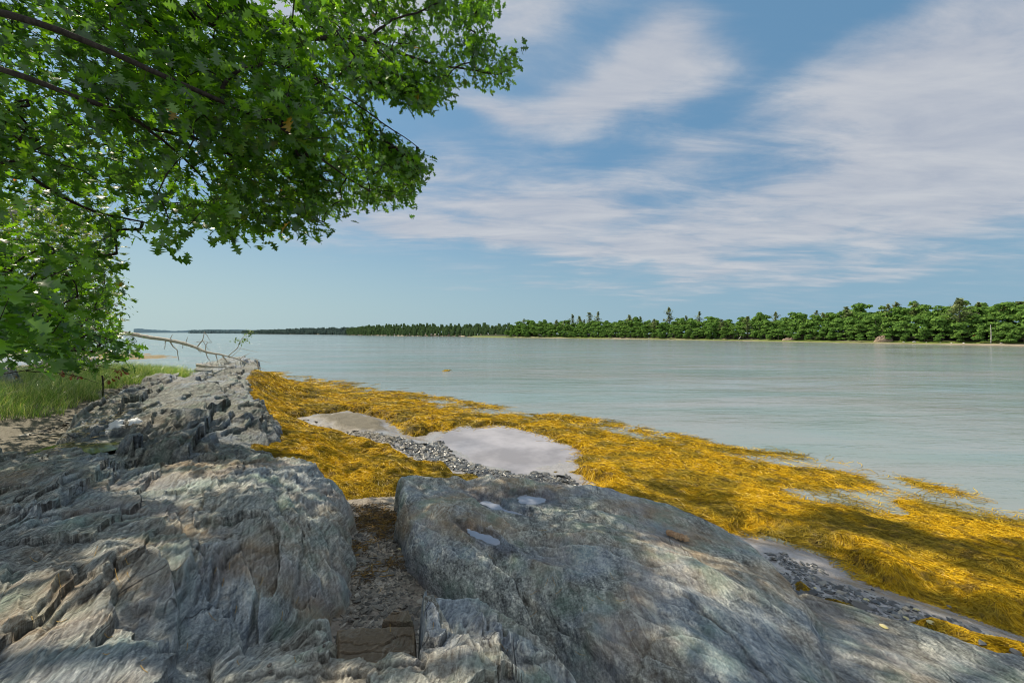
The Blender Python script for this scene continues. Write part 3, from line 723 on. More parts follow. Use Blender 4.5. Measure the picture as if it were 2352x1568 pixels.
M_pud = still_mat('rain puddle', (.27, .29, .35), .02, spec=1.0)  # base colour lightened to carry the sky's reflection
labs = ['long narrow rain puddle, middle one of three on the big slab', 'round rain puddle nearest the far edge of the big slab', 'small blue rain puddle nearest the viewer on the big slab']
for (bx, by, rx, ry, ang, lev), lb in zip(pud, labs):
    pts = [(bx + rx * 1.32 * math.cos(a) * math.cos(ang) - ry * 1.32 * math.sin(a) * math.sin(ang), by + rx * 1.32 * math.cos(a) * math.sin(ang) + ry * 1.32 * math.sin(a) * math.cos(ang)) for a in np.linspace(0, 2 * math.pi, 20)[:-1]]
    flat_patch('rain_puddle', pts, lev - .004, M_pud, lb, wob=.01, n=60)
M_gp = still_mat('mossy pool', (.07, .085, .015), .08, spec=.6)
flat_patch('mossy_pool', [(mx + .62 * math.cos(a), my + .62 * math.sin(a)) for a in np.linspace(0, 6.283, 24)[:-1]], mzl, M_gp, 'green mossy pool in a hollow of the left rock', 'pool', .03)

# ------------------------------------------------------------------ rockweed
def make_weed():
    Yv = np.exp(np.linspace(math.log(2.4), math.log(66), 560)); tv = np.linspace(-1.15, 1.5, 640)
    Y = np.repeat(Yv[:, None], len(tv), 1); X = tv[None] * Y
    s = shore_s(X, Y); Z, land = weed(X, Y, s); g = ground(X, Y, s)
    Z = Z + .012 * fbm(X * 9, Y * 9, 3, 99) * (s > 2)
    keep = (Z > np.maximum(g, -.004) + .004) & (s > -.6)
    keep &= ~((X < -24) & (Y < 36))
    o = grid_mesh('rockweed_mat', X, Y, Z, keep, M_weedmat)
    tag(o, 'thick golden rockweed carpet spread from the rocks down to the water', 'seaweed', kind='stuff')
    # strands (surface sampled once on a 5 cm lattice, then read between its points)
    gx0, gy0, gs = -26., 1.5, .05; nx_, ny_ = 800, 740
    GX, GY = np.meshgrid(gx0 + gs * np.arange(nx_), gy0 + gs * np.arange(ny_), indexing='ij')
    GS = shore_s(GX, GY); GZ, GL = weed(GX, GY, GS); GG = ground(GX, GY, GS)
    def look(A, x, y):
        fx = np.clip((x - gx0) / gs, 0, nx_ - 1.001); fy = np.clip((y - gy0) / gs, 0, ny_ - 1.001); i = fx.astype(int); j = fy.astype(int); fx = fx - i; fy = fy - j
        return A[i, j] * (1 - fx) * (1 - fy) + A[i + 1, j] * fx * (1 - fy) + A[i, j + 1] * (1 - fx) * fy + A[i + 1, j + 1] * fx * fy
    N = 430000
    px = rng.uniform(540, 2560, N); py = 846 + (1560 - 846) * rng.uniform(0, 1, N) ** 1.0
    y = (H - .1) * F / (py - HY); x = (px - CX) / F * y
    s = look(GS, x, y); z = look(GZ, x, y); g = look(GG, x, y)
    ok = (x > gx0) & (z > np.maximum(g, -.012) + .004) & (s > -.7) & ~((x < -15) & (y < 27)) & (y < 36) & (x < 12)
    ok |= (x > gx0) & (s > -.6) & (s < 3) & (rng.uniform(0, 1, N) < .06) & (z > -.06) & (y < 36)
    x, y = x[ok], y[ok]; n = len(x)
    K = 7
    L = rng.uniform(.25, .62, n) * np.interp(y, [2, 10, 30], [.8, 1.25, 2.2])
    ang0 = -.69 + fbm(x * .55, y * .55, 3, 201) * 2.2 + rng.normal(0, .3, n)
    e = .05
    gx = (look(GZ, x + e, y) - z[ok]) / e; gy = (look(GZ, x, y + e) - z[ok]) / e
    dx = np.cos(ang0) - 1.6 * np.clip(gx, -1, 1); dy = np.sin(ang0) - 1.6 * np.clip(gy, -1, 1)
    th = np.arctan2(dy, dx)
    px_, py_ = x.copy(), y.copy(); pts = []
    curl = rng.normal(0, .26, n)
    wdt = np.maximum(.0027, .00043 * y) * rng.uniform(.7, 1.4, n)
    for k in range(K):
        zz = np.maximum(look(GZ, px_, py_), -.004)
        lift = .006 + .022 * rng.uniform(0, 1, n) * np.sin(math.pi * (k + .3) / K) 
        pts.append(np.stack([px_, py_, zz + lift], 1))
        th = th + curl + rng.normal(0, .36, n)
        px_ = px_ + np.cos(th) * L / K; py_ = py_ + np.sin(th) * L / K
    pts = np.stack(pts, 1)
    T = np.gradient(pts, axis=1); side = np.stack([-T[..., 1], T[..., 0], 0 * T[..., 0]], -1); side /= np.linalg.norm(side, axis=-1)[..., None] + 1e-9
    roll = rng.uniform(-.8, .8, (n, 1, 1)); side = side * np.cos(roll); side[..., 2] += np.sin(roll[..., 0])
    wk = np.array([.7, 1, .9, 1.1, 1, .9, .5])[None, :, None]
    A = pts + side * wdt[:, None, None] * wk; B = pts - side * wdt[:, None, None] * wk
    Vv = np.stack([A, B], 2).reshape(-1, 3)
    b = np.arange(n)[:, None] * (2 * K) + np.arange(K - 1)[None] * 2
    q = np.stack([b, b + 1, b + 3, b + 2], -1).reshape(-1, 4)
    o = mk_obj('rockweed_strands', mk_mesh('rockweed_strands', Vv, [q], M_weed))
    tag(o, 'golden olive strands of rockweed lying tangled over the shore', 'seaweed', kind='stuff')
    print('strands', n)
make_weed()

# ------------------------------------------------------------------ stones
def hull_templates(k, npts=11, flat=.28, seed=1):
    r = np.random.default_rng(seed); out = []
    for _ in range(k):
        p = r.normal(0, 1, (npts, 3)); p /= np.linalg.norm(p, axis=1)[:, None]; p *= r.uniform(.75, 1.1, (npts, 1)) * np.array([1, r.uniform(.5, .85), flat])
        bm = bmesh.new()
        for c in p: bm.verts.new(c)
        res = bmesh.ops.convex_hull(bm, input=bm.verts)
        bmesh.ops.delete(bm, geom=[v for v in bm.verts if not v.link_faces], context='VERTS')
        bmesh.ops.triangulate(bm, faces=bm.faces)
        bm.verts.index_update()
        V = np.array([v.co[:] for v in bm.verts]); T = np.array([[v.index for v in f.verts] for f in bm.faces]); bm.free()
        out.append((V, T))
    return out
TPL = hull_templates(14, 10, .22, 3); TPLR = hull_templates(10, 18, .6, 5)
def rotm(rx, ry, rz): return np.array(Matrix.Rotation(rz, 3, 'Z') @ Matrix.Rotation(ry, 3, 'Y') @ Matrix.Rotation(rx, 3, 'X'))
M_slate = island_mat('dark slate chips', [(0, (.03, .032, .035)), (.5, (.10, .105, .11)), (.85, (.2, .2, .19)), (1, (.42, .38, .3))], .35, .6)
M_slate2 = island_mat('tan and grey chips', [(0, (.06, .055, .05)), (.4, (.15, .14, .12)), (.8, (.27, .24, .19)), (1, (.45, .42, .36))], .7, .3)
def scatter_gravel(name, pl, dens_n, size, mat, label, tpl=TPL, above=None):
    xs = [p[0] for p in pl]; ys = [p[1] for p in pl]; mb = MB(); k = 0
    N = dens_n; X = rng.uniform(min(xs), max(xs), N * 4); Y = rng.uniform(min(ys), max(ys), N * 4)
    ok = poly_sd(X, Y, pl) + .2 * fbm(X * 3, Y * 3, 3, 4) > 0; X, Y = X[ok][:N], Y[ok][:N]
    z = ground(X, Y)
    wz = weed(X, Y)[0]
    for x, y, zz, w in zip(X, Y, z, wz):
        if w > zz + .03: continue
        if zz < -.03: zz = max(zz, -.002)
        V, T = tpl[rng.integers(len(tpl))]
        s = size * rng.lognormal(0, .45)
        V = (V * s) @ rotm(rng.normal(0, .22), rng.normal(0, .22), rng.uniform(0, 6.28)).T
        mb.add(V + (x, y, zz + s * .06), None, T)
    return tag(mb.build(name, mat, None, False), label, 'gravel', kind='stuff')
scatter_gravel('gravel', wpoly([(860, 1000, .15), (960, 1030, .1), (1010, 1010, .05), (1040, 1050, .02), (1120, 1085, .02), (1320, 1100, .02), (1330, 1122, .1), (1150, 1115, .1), (1050, 1090, .15), (940, 1050, .15)]), 5200, .042, M_slate, 'dark wet gravel at the near edge of the tide pool')
scatter_gravel('gravel', wpoly([(1240, 1080, .05), (1340, 1110, .05), (1280, 1122, .05), (1150, 1085, .05), (1100, 1070, .05), (1180, 1095, .05)]), 900, .03, M_slate, 'scattered dark chips at the right end of the tide pool')
scatter_gravel('gravel', wpoly([(1750, 1255, .12), (1860, 1285, .12), (1900, 1335, .12), (2100, 1400, .12), (2352, 1485, .12), (2500, 1530, .12), (2500, 1600, .2), (2100, 1480, .2), (1840, 1400, .25)]), 1700, .028, M_slate, 'dark slate shards strewn over the wet mud at the right')
scatter_gravel('gravel', wpoly([(700, 965, .3), (760, 985, .3), (860, 1000, .2), (930, 1020, .15), (900, 1030, .2), (780, 995, .3)]), 1300, .05, M_slate2, 'tan and grey pebbles along the mud patch among the seaweed')
scatter_gravel('gravel', wpoly([(850, 1170, .75), (900, 1200, .75), (1080, 1400, .9), (960, 1420, .95), (740, 1460, .95), (800, 1350, .85), (815, 1200, .8)]), 3800, .017, M_slate2, 'small chips and grit covering the muddy gully')
scatter_gravel('gravel', wpoly([(420, 880, 1.2), (460, 865, 1.2), (350, 900, 1.2), (100, 990, 1.3), (60, 980, 1.3), (330, 885, 1.2)]), 1500, .05, M_slate2, 'flat brown chips and litter along the edge of the grass')

def single(name, V, T, mat, loc, label, cat, group=None, smooth=False):
    o = mk_obj(name, mk_mesh(name, V, [T], mat, smooth)); o.location = loc
    return tag(o, label, cat, group)
gul = [(int(rng.uniform(815, 905)), int(rng.uniform(1190, 1400))) for _ in range(26)] + [(int(rng.uniform(780, 1120)), int(rng.uniform(1395, 1432))) for _ in range(30)] + [(905, 1248), (868, 1285), (890, 1330), (860, 1365), (893, 1372), (940, 1400), (985, 1425), (1040, 1405), (1075, 1420), (845, 1405), (880, 1412), (1010, 1395), (835, 1425), (965, 1395), (820, 1350), (915, 1345), (840, 1310), (1060, 1432)]
for (a, b) in gul:
    x, y, z = on_surf(a, b)
    if z > 1.08: continue
    V, T = TPL[rng.integers(14)]; s = rng.uniform(.022, .065)
    single('slate_chip', (V * s) @ rotm(rng.normal(0, .3), rng.normal(0, .3), rng.uniform(0, 6)).T, T, M_slate2, (x, y, z + .008), 'flat grey slate chip lying on the mud of the gully', 'stone', 'slate chips in the muddy gully')
for (a, b, s) in [(2080, 1400, .05), (1945, 1382, .04), (2180, 1395, .035), (1870, 1330, .035), (2250, 1480, .06), (2330, 1500, .05), (2005, 1355, .03), (1830, 1300, .035)]:
    x, y, z = on_surf(a, b); V, T = TPLR[rng.integers(10)]
    single('dark_stone', (V * s) @ rotm(rng.normal(0, .3), 0, rng.uniform(0, 6)).T, T, M_slate, (x, y, z + s * .2), 'dark angular stone lying among the slate shards at the right', 'stone', 'dark stones on the right mud strip')
# the blue grey stone lying in the grass edge
V, T = TPL[2]
x, y, z = W(398, 868, 1.32); o = single('flat_stone', (V * np.array([.75, .8, 1.2]) * .62) @ rotm(.15, -.25, .5).T, T, M_rockB, (x, y, z + .02), 'blue grey flat stone at the edge of the green grass', 'stone')
# shells
def shell_mesh(name, mat, s):
    a = np.linspace(0, 2 * math.pi, 25)[:-1]; V = [(0, 0, .34 * s)]
    for r_, z in ((.35, .3), (.7, .2), (1, 0)):
        rib = 1 + .04 * np.cos(a * 9)
        V += [(s * r_ * math.cos(t) * rr, s * r_ * .8 * math.sin(t) * rr + s * .15 * (1 - r_), z * s) for t, rr in zip(a, rib)]
    V = np.array(V); q = []; n = 24
    for k in range(2):
        for i in range(n): q.append((1 + k * n + i, 1 + k * n + (i + 1) % n, 1 + (k + 1) * n + (i + 1) % n, 1 + (k + 1) * n + i))
    t = [(0, 1 + (i + 1) % n, 1 + i) for i in range(n)]
    return mk_mesh(name, V, [np.array(q), np.array(t)], mat, True)
M_shell = flat_mat('pale shell', (.55, .48, .32), (.62, .55, .2), 20, .5, .003)
for a, b, s in [(1990, 1378, .035), (1965, 1385, .025), (2105, 1400, .03), (2140, 1430, .04), (2080, 1420, .03), (1870, 1350, .025), (2270, 1460, .03), (2030, 1440, .03), (1100, 1385, .0), (916, 1262, .03), (850, 1300, .02)]:
    if s == 0: continue
    x, y, z = on_surf(a, b)
    o = mk_obj('sea_shell', shell_mesh('sea_shell', M_shell, s)); o.location = (x, y, z + .003); o.rotation_euler = (rng.normal(0, .2), rng.normal(0, .2), rng.uniform(0, 6))
    if a > 1500: tag(o, 'pale yellowish clam shell on the dark wet slate mud', 'shell', 'shells on the right mud strip')
    else: tag(o, 'pale shell lying on the brown mud of the gully', 'shell', 'shells in the gully')
M_snail = flat_mat('snail shell', (.08, .07, .06), (.22, .2, .18), 30, .5, .003)
def snail(name, s):
    mb = MB(); pts = []; rad = []
    for k in range(26):
        t = k / 25; a = t * 11; r_ = s * .55 * (1 - t) ** 1.1
        pts.append((r_ * math.cos(a), r_ * math.sin(a), s * (.35 + 1.0 * t * .7))); rad.append(s * .48 * (1 - t * .93))
    mb.tube(pts, rad, 8)
    return mb
for a, b in [(620, 1534), (922, 1296), (925, 1303), (744, 1483), (745, 1475), (622, 1546), (545, 1072), (880, 1240), (1050, 1195), (1190, 1148)]:
    x, y, z = on_surf(a, b)
    o = snail('sea_snail', .014).build('sea_snail', M_snail); o.location = (x, y, z - .002); o.rotation_euler = (0, 0, rng.uniform(0, 6))
    tag(o, 'tiny round dark sea snail clinging to the grey rock', 'snail', 'sea snails on the foreground rocks')

# driftwood chip on the slab
M_wood = bark_mat('weathered red brown wood', (.42, .25, .14), (.6, .42, .26), 14)
def driftwood():
    x, y, z = on_surf(1556, 1238)
    n = 15; t = np.linspace(-1, 1, n); mb = MB()
    prof = np.array([(-1, -.5), (-.7, .55), (-.15, .9), (.5, .75), (1, .2), (.8, -.5), (.1, -.7)])
    V = []
    for k in range(n):
        w = .038 * (1 - .25 * abs(t[k]) ** 3) * (1 + .12 * rng.normal()); 
        if k in (0, n - 1): w *= .75
        for p in prof: V.append((t[k] * .12 + rng.normal(0, .004), p[0] * w * (1 + .1 * rng.normal()), p[1] * w * .8 * (1 + .1 * rng.normal())))
    m = len(prof); q = [(k * m + i, k * m + (i + 1) % m, (k + 1) * m + (i + 1) % m, (k + 1) * m + i) for k in range(n - 1) for i in range(m)]
    V = np.array(V); V = np.vstack([V, V[:m].mean(0), V[-m:].mean(0)]); t3 = [(n * m, (i + 1) % m, i) for i in range(m)] + [(n * m + 1, (n - 1) * m + i, (n - 1) * m + (i + 1) % m) for i in range(m)]
    mb.add(V, q, t3); o = mb.build('driftwood', M_wood, None, False); o.location = (x, y, z + .04); o.rotation_euler = (R(10), R(5), R(-33))
    tag(o, 'short split reddish brown driftwood chunk on the big slab', 'driftwood')
driftwood()
M_straw = flat_mat('dry straw', (.45, .36, .18), (.62, .52, .3), 30, .8, .002)
def stick(pts, r_, name, mat, label, cat, group=None, lift=.008, sides=5):
    p = []
    for a, b in pts:
        x, y, z = on_surf(a, b); p.append((x, y, z + lift))
    p = np.array(p); c = p.mean(0)
    if np.ptp(p[:, 1]) > .35: return
    mb = MB(); mb.tube(smooth_line(p - c, max(4, len(p) * 3)), r_, sides)
    o = mb.build(name, mat); o.location = c
    return tag(o, label, cat, group)
stick([(258, 1250), (275, 1228), (292, 1206)], .006, 'dry_stick', M_straw, 'straight pale straw stick lying on the left bedrock slope', 'stick')
M_needle = flat_mat('dry pine needles', (.38, .22, .06), (.5, .34, .1), 30, .8, .001)
for k in range(46):
    if k % 2: a, b = rng.uniform(40, 700), rng.uniform(1230, 1540)
    else: a, b = rng.uniform(650, 1500), rng.uniform(1180, 1550)
    an = rng.uniform(0, math.pi); l = rng.uniform(12, 26)
    stick([(a, b), (a + l * math.cos(an) * .5, b + l * math.sin(an) * .5 + 2), (a + l * math.cos(an), b + l * math.sin(an))], .0014, 'pine_needle', M_needle, 'thin dry orange pine needle fallen on the foreground rock', 'pine needle', 'fallen pine needles on the foreground rocks', .004, 4)
# straw litter and foam by the mossy pool
mb = MB()
for k in range(170):
    a = rng.uniform(100, 330); b = 1035 - (a - 100) * .45 + rng.normal(0, 9)
    x, y, z = W(a, b, 1.5); z = float(surf_at(x, y)[0]) ; an = rng.uniform(0, 6.28); l = rng.uniform(.08, .3)
    mb.tube([(x, y, z + .01), (x + l * .5 * math.cos(an), y + l * .5 * math.sin(an), z + .03), (x + l * math.cos(an), y + l * math.sin(an), z + .015)], .0035, 3)
tag(mb.build('straw_litter', M_straw), 'tangled dry straw washed up around the mossy pool', 'straw', kind='stuff')
M_foam = flat_mat('white foam', (.75, .78, .82), (.85, .86, .88), 40, .9, .01)
for i, (a, b, r_) in enumerate([(262, 980, .13), (310, 968, .1)]):
    x, y, z = on_surf(a, b); mb = MB(); V = [(0, 0, .02)]
    th = np.linspace(0, 2 * math.pi, 41)[:-1]
    for rr, zz in ((.5, .018), (.8, .012), (1, -.02)):
        for t in th: q_ = rr * r_ * (1 + .35 * math.sin(3 * t + i) * .5 + .25 * math.sin(7 * t + 1) + .12 * rng.normal()); V.append((q_ * 1.2 * math.cos(t), q_ * math.sin(t), zz + .004 * rng.normal()))
    q = [(1 + k * 40 + j, 1 + k * 40 + (j + 1) % 40, 1 + (k + 1) * 40 + (j + 1) % 40, 1 + (k + 1) * 40 + j) for k in range(2) for j in range(40)]
    V = np.array(V); V[:, :2] *= .75; V[:, 2] = surf_at(V[:, 0] + x, V[:, 1] + y) - z + np.where(np.arange(len(V)) > 80, -.03, .012)
    mb.add(V, q, [(0, 1 + (j + 1) % 40, 1 + j) for j in range(40)])
    o = mb.build('foam_patch', M_foam); o.location = (x, y, z + .015)
    tag(o, ['larger white foam patch behind the mossy pool', 'smaller white scrap of foam right of the mossy pool'][i], 'foam')

for k in range(46):
    side = k % 2; b = rng.uniform(1200, 1425)
    a = (np.interp(b, [1200, 1400], [822, 806]) + abs(rng.normal(0, 7))) if side else (np.interp(b, [1200, 1300, 1360, 1425], [906, 918, 985, 1110]) - abs(rng.normal(0, 9)))
    x, y, z = W(a, b, .86); z = float(ground(np.array([x]), np.array([y]))[0]); V, T = TPLR[rng.integers(10)]; s_ = rng.uniform(.015, .05)
    single('gully_pebble', (V * s_) @ rotm(rng.normal(0, .4), rng.normal(0, .3), rng.uniform(0, 6)).T, T, M_slate2, (x, y, z + s_ * .25), 'rounded grey pebble wedged at the foot of the rocks beside the gully', 'pebble', 'pebbles along the foot of the gully walls')
def weed_scraps():
    V = []; mb = MB()
    for (cx, cy, n, sp) in [(835, 1195, 90, 14), (815, 1262, 60, 12), (880, 1215, 60, 16), (900, 1290, 30, 10), (850, 1330, 30, 20), (870, 1180, 160, 24), (855, 1162, 200, 20), (895, 1165, 140, 16)]:
        for _ in range(n):
            a, b = cx + rng.normal(0, sp), cy + rng.normal(0, sp * .7); x, y, z = W(a, b, .75); z = float(ground(np.array([x]), np.array([y]))[0]); th = rng.uniform(0, 6.28); p = []
            for k in range(5): p.append((x, y, z + .008 + .02 * rng.uniform())); th += rng.normal(0, .6); x += .035 * math.cos(th); y += .035 * math.sin(th)
            mb.tube(p, .0042, 4)
    m = island_mat('dark weed scraps', [(0, (.05, .03, .01)), (.6, (.16, .09, .015)), (1, (.35, .2, .02))], .5, .4)
    tag(mb.build('weed_scraps', m), 'dark brown scraps of weed strewn at the top of the muddy gully', 'seaweed', kind='stuff')
weed_scraps()
# ------------------------------------------------------------------ grass
def make_grass():
    pl = wpoly([(-260, 1000, 1.3), (0, 972, 1.3), (110, 955, 1.3), (210, 925, 1.25), (270, 900, 1.25), (340, 885, 1.2), (420, 870, 1.2), (452, 858, 1.2), (446, 846, 1.2), (300, 848, 1.1), (200, 852, 1.1), (0, 880, 1.3), (-260, 900, 1.5)])
    xs = [p[0] for p in pl]; ys = [p[1] for p in pl]
    N = 150000; x = rng.uniform(min(xs), max(xs), N); y = rng.uniform(min(ys), max(ys), N)
    d = poly_sd(x, y, pl) + .35 * fbm(x * 1.5, y * 1.5, 3, 3)
    ok = d > 0; x, y, d = x[ok], y[ok], d[ok]
    pr = np.clip(1.0 * (9.0 / y) ** .8, 0, 1); ok = rng.uniform(0, 1, len(x)) < pr; x, y, d = x[ok], y[ok], d[ok]
    n = len(x); z = ground(x, y) - .03
    hgt = rng.uniform(.28, .82, n) * (.6 + .4 * sm(0, .8, d)) * (.85 + .3 * fbm(x * .7, y * .7, 2, 5))
    lean = rng.normal(0, .45, (n, 2)) + np.array([.22, -.05]); wd = np.maximum(.0035, .00055 * y) * rng.uniform(.7, 1.3, n)
    K = 5; pts = []
    for k in range(K):
        t = k / (K - 1); pts.append(np.stack([x + lean[:, 0] * hgt * t ** 2.1, y + lean[:, 1] * hgt * t ** 2.1, z + hgt * t * (1 - .25 * t * np.hypot(*lean.T))], 1))
    pts = np.stack(pts, 1); a = rng.uniform(0, math.pi, n) ; side = np.stack([np.cos(a), np.sin(a) * .4, a * 0], 1)[:, None]
    w = (np.array([1, 1, .8, .5, .08])[None, :] * wd[:, None])[..., None]
    V = np.stack([pts + side * w, pts - side * w], 2).reshape(-1, 3)
    b = np.arange(n)[:, None] * 2 * K + np.arange(K - 1)[None] * 2
    q = np.stack([b, b + 1, b + 3, b + 2], -1).reshape(-1, 4)
    m = leaf_mat('shore grass', (.09, .17, .03), (.24, .46, .08), (.78, .74, .42), .4, (1.2, 1.2, .5), gloss=.08)
    tag(mk_obj('shore_grass', mk_mesh('shore_grass', V, [q], m)), 'tall green cordgrass growing behind the left rocks', 'grass', kind='stuff')
    print('grass', n)
make_grass()

# rocky bank on the left and its boulders
ctrlK = [(-150, 830, 2.6), (0, 815, 2.6), (0, 900, 1.75), (100, 870, 1.75), (160, 840, 1.8), (230, 850, 1.4), (100, 825, 2.2), (-200, 900, 2.0), (250, 835, 1.45), (60, 790, 2.9)]
outK = [(-400, 930, 1.6), (0, 915, 1.5), (120, 893, 1.4), (230, 868, 1.25), (275, 850, 1.15), (275, 838, 1.2), (180, 815, 1.8), (100, 790, 2.5), (-400, 780, 2.9)]
def detK(x, y): return facets(x, y, -35, 3, 1.2, 103, .08, .2, .12) + .12 * fbm(x * .7, y * .7, 4, 102) + .03 * fbm(x * 4, y * 4, 3, 106)
zK = rock_surface(ctrlK, outK, 2.2, detK, .3)
rock_mesh('bank_rock', zK, (9, 60), (-1.75, -.9), 300, 260, M_rockL, 'brown and orange lichened rock bank rising behind the grass at the far left')

# ------------------------------------------------------------------ leaves and trees
def leaf_shape(kind='oak'):
    if kind == 'oak':
        half = [(0, .02), (.10, .05), (.16, .20), (.24, .10), (.30, .10), (.40, .36), (.47, .26), (.50, .13), (.56, .12), (.68, .42), (.72, .27), (.76, .14), (.80, .12), (.90, .22), (.91, .10), (1.0, .02)]
    elif kind == 'simple':
        half = [(0, .02), (.2, .22), (.45, .33), (.75, .22), (1, .02)]
    else:
        half = [(0, .02), (.18, .22), (.30, .17), (.42, .40), (.52, .2), (.66, .3), (.74, .12), (1, .02)]
    n = len(half); V = []; 
    for (t, w) in half:
        zc = -.10 * (t - .4) ** 2 * 2
        V += [(t, w, zc + .22 * w), (t, 0, zc), (t, -w, zc + .22 * w)]
    q = []
    for i in range(n - 1):
        a = i * 3; q += [(a, a + 1, a + 4, a + 3), (a + 1, a + 2, a + 5, a + 4)]
    V = np.array(V); V[:, 2] += 0
    return V, np.array(q)
def put_leaves(pos, size, kind='oak', droop=.5, azi=None):
    """pos (n,3) leaf bases; returns verts, quads"""
    V0, q0 = leaf_shape(kind); n = len(pos); m = len(V0)
    az = rng.uniform(0, 2 * math.pi, n) if azi is None else azi
    pitch = rng.normal(-droop, .45, n); roll = rng.normal(0, .6, n)
    X = np.stack([np.cos(az) * np.cos(pitch), np.sin(az) * np.cos(pitch), np.sin(pitch)], 1)
    S = np.stack([-np.sin(az), np.cos(az), 0 * az], 1); U = np.cross(X, S)
    S2 = S * np.cos(roll)[:, None] + U * np.sin(roll)[:, None]; U2 = np.cross(X, S2)
    cur = rng.normal(.0, .12, n)
    v = V0[None].repeat(n, 0); z = v[..., 2] - (v[..., 0] ** 2) * cur[:, None] * 1.5
    sz = np.broadcast_to(size, (n,)) * rng.uniform(.7, 1.25, n)
    out = pos[:, None] + sz[:, None, None] * (v[..., :1] * X[:, None] + v[..., 1:2] * S2[:, None] + z[..., None] * U2[:, None])
    q = (np.arange(n)[:, None, None] * m + q0[None]).reshape(-1, 4)
    return out.reshape(-1, 3), q
def sample_px(poly, n, Yr, bias=1.0):
    xs = [p[0] for p in poly]; ys = [p[1] for p in poly]; out = []
    while len(out) < n:
        a = rng.uniform(min(xs), max(xs), n * 2); b = rng.uniform(min(ys), max(ys), n * 2)
        ok = poly_sd(a, b, poly) > 0
        for u, v in zip(a[ok], b[ok]):
            Y = Yr[0] + (Yr[1] - Yr[0]) * rng.uniform() ** bias
            out.append(P(u, v, Y))
            if len(out) >= n: break
    return np.array(out)
def grow(nodes, targets, r0=.0035, maxr=.03, order=None):
    """connect every target to the nearest part of the growing tree: returns list of (polyline, radii)"""
    nodes = np.asarray(nodes, float); nn = len(nodes); allp = np.vstack([nodes, targets]); n = len(targets)
    best = np.full(n, 1e9); par = np.full(n, -1)
    for i in range(nn):
        d = np.linalg.norm(targets - nodes[i], axis=1); m = d < best; best[m] = d[m]; par[m] = i
    best0 = best.copy(); done = np.zeros(n, bool); seq = []; parent = np.full(n, -1); depth = np.zeros(nn + n)
    root = best.copy()
    cost = best.copy()
    for _ in range(n):
        c = np.where(done, 1e9, cost); i = int(c.argmin()); done[i] = True; parent[i] = par[i]; seq.append(i)
        d = np.linalg.norm(targets - targets[i], axis=1) * 1.08 + .0
        m = (~done) & (d < cost); cost[m] = d[m]; par[m] = nn + i
    cnt = np.ones(n)
    for i in reversed(seq):
        if parent[i] >= nn: cnt[parent[i] - nn] += cnt[i]
    segs = []
    for i in seq:
        a = allp[parent[i]]; b = targets[i]; L = np.linalg.norm(b - a)
        if L > 2.8: continue
        r1 = min(maxr, r0 * cnt[i] ** .42); r2 = r1 * .8
        mid = (a + b) / 2 + rng.normal(0, .06 * L, 3) + (0, 0, .04 * L)
        segs.append((np.array([a, mid, b]), np.array([r1, (r1 + r2) / 2, r2])))
    return segs
def in_frame(p, marg=0):
    px = CX + p[:, 0] / np.maximum(p[:, 1], .01) * F; py = HY - (p[:, 2] - H) / np.maximum(p[:, 1], .01) * F
    return (p[:, 1] > .3) & (px > -marg) & (px < 2352 + marg) & (py > -marg) & (py < 1568 + marg), px, py

M_bark = bark_mat('oak bark', (.03, .023, .018), (.07, .056, .045), 8)
M_oak = leaf_mat('oak leaves', (.03, .10, .011), (.08, .22, .013), (.17, .38, .025), .6, (1.6, 1.4, .4), rare=(.3, .2, .02))
M_leafL = leaf_mat('birch leaves', (.06, .14, .015), (.11, .22, .02), (.18, .30, .04), .55, (1.4, 1.2, .3), rare=(.5, .16, .03))

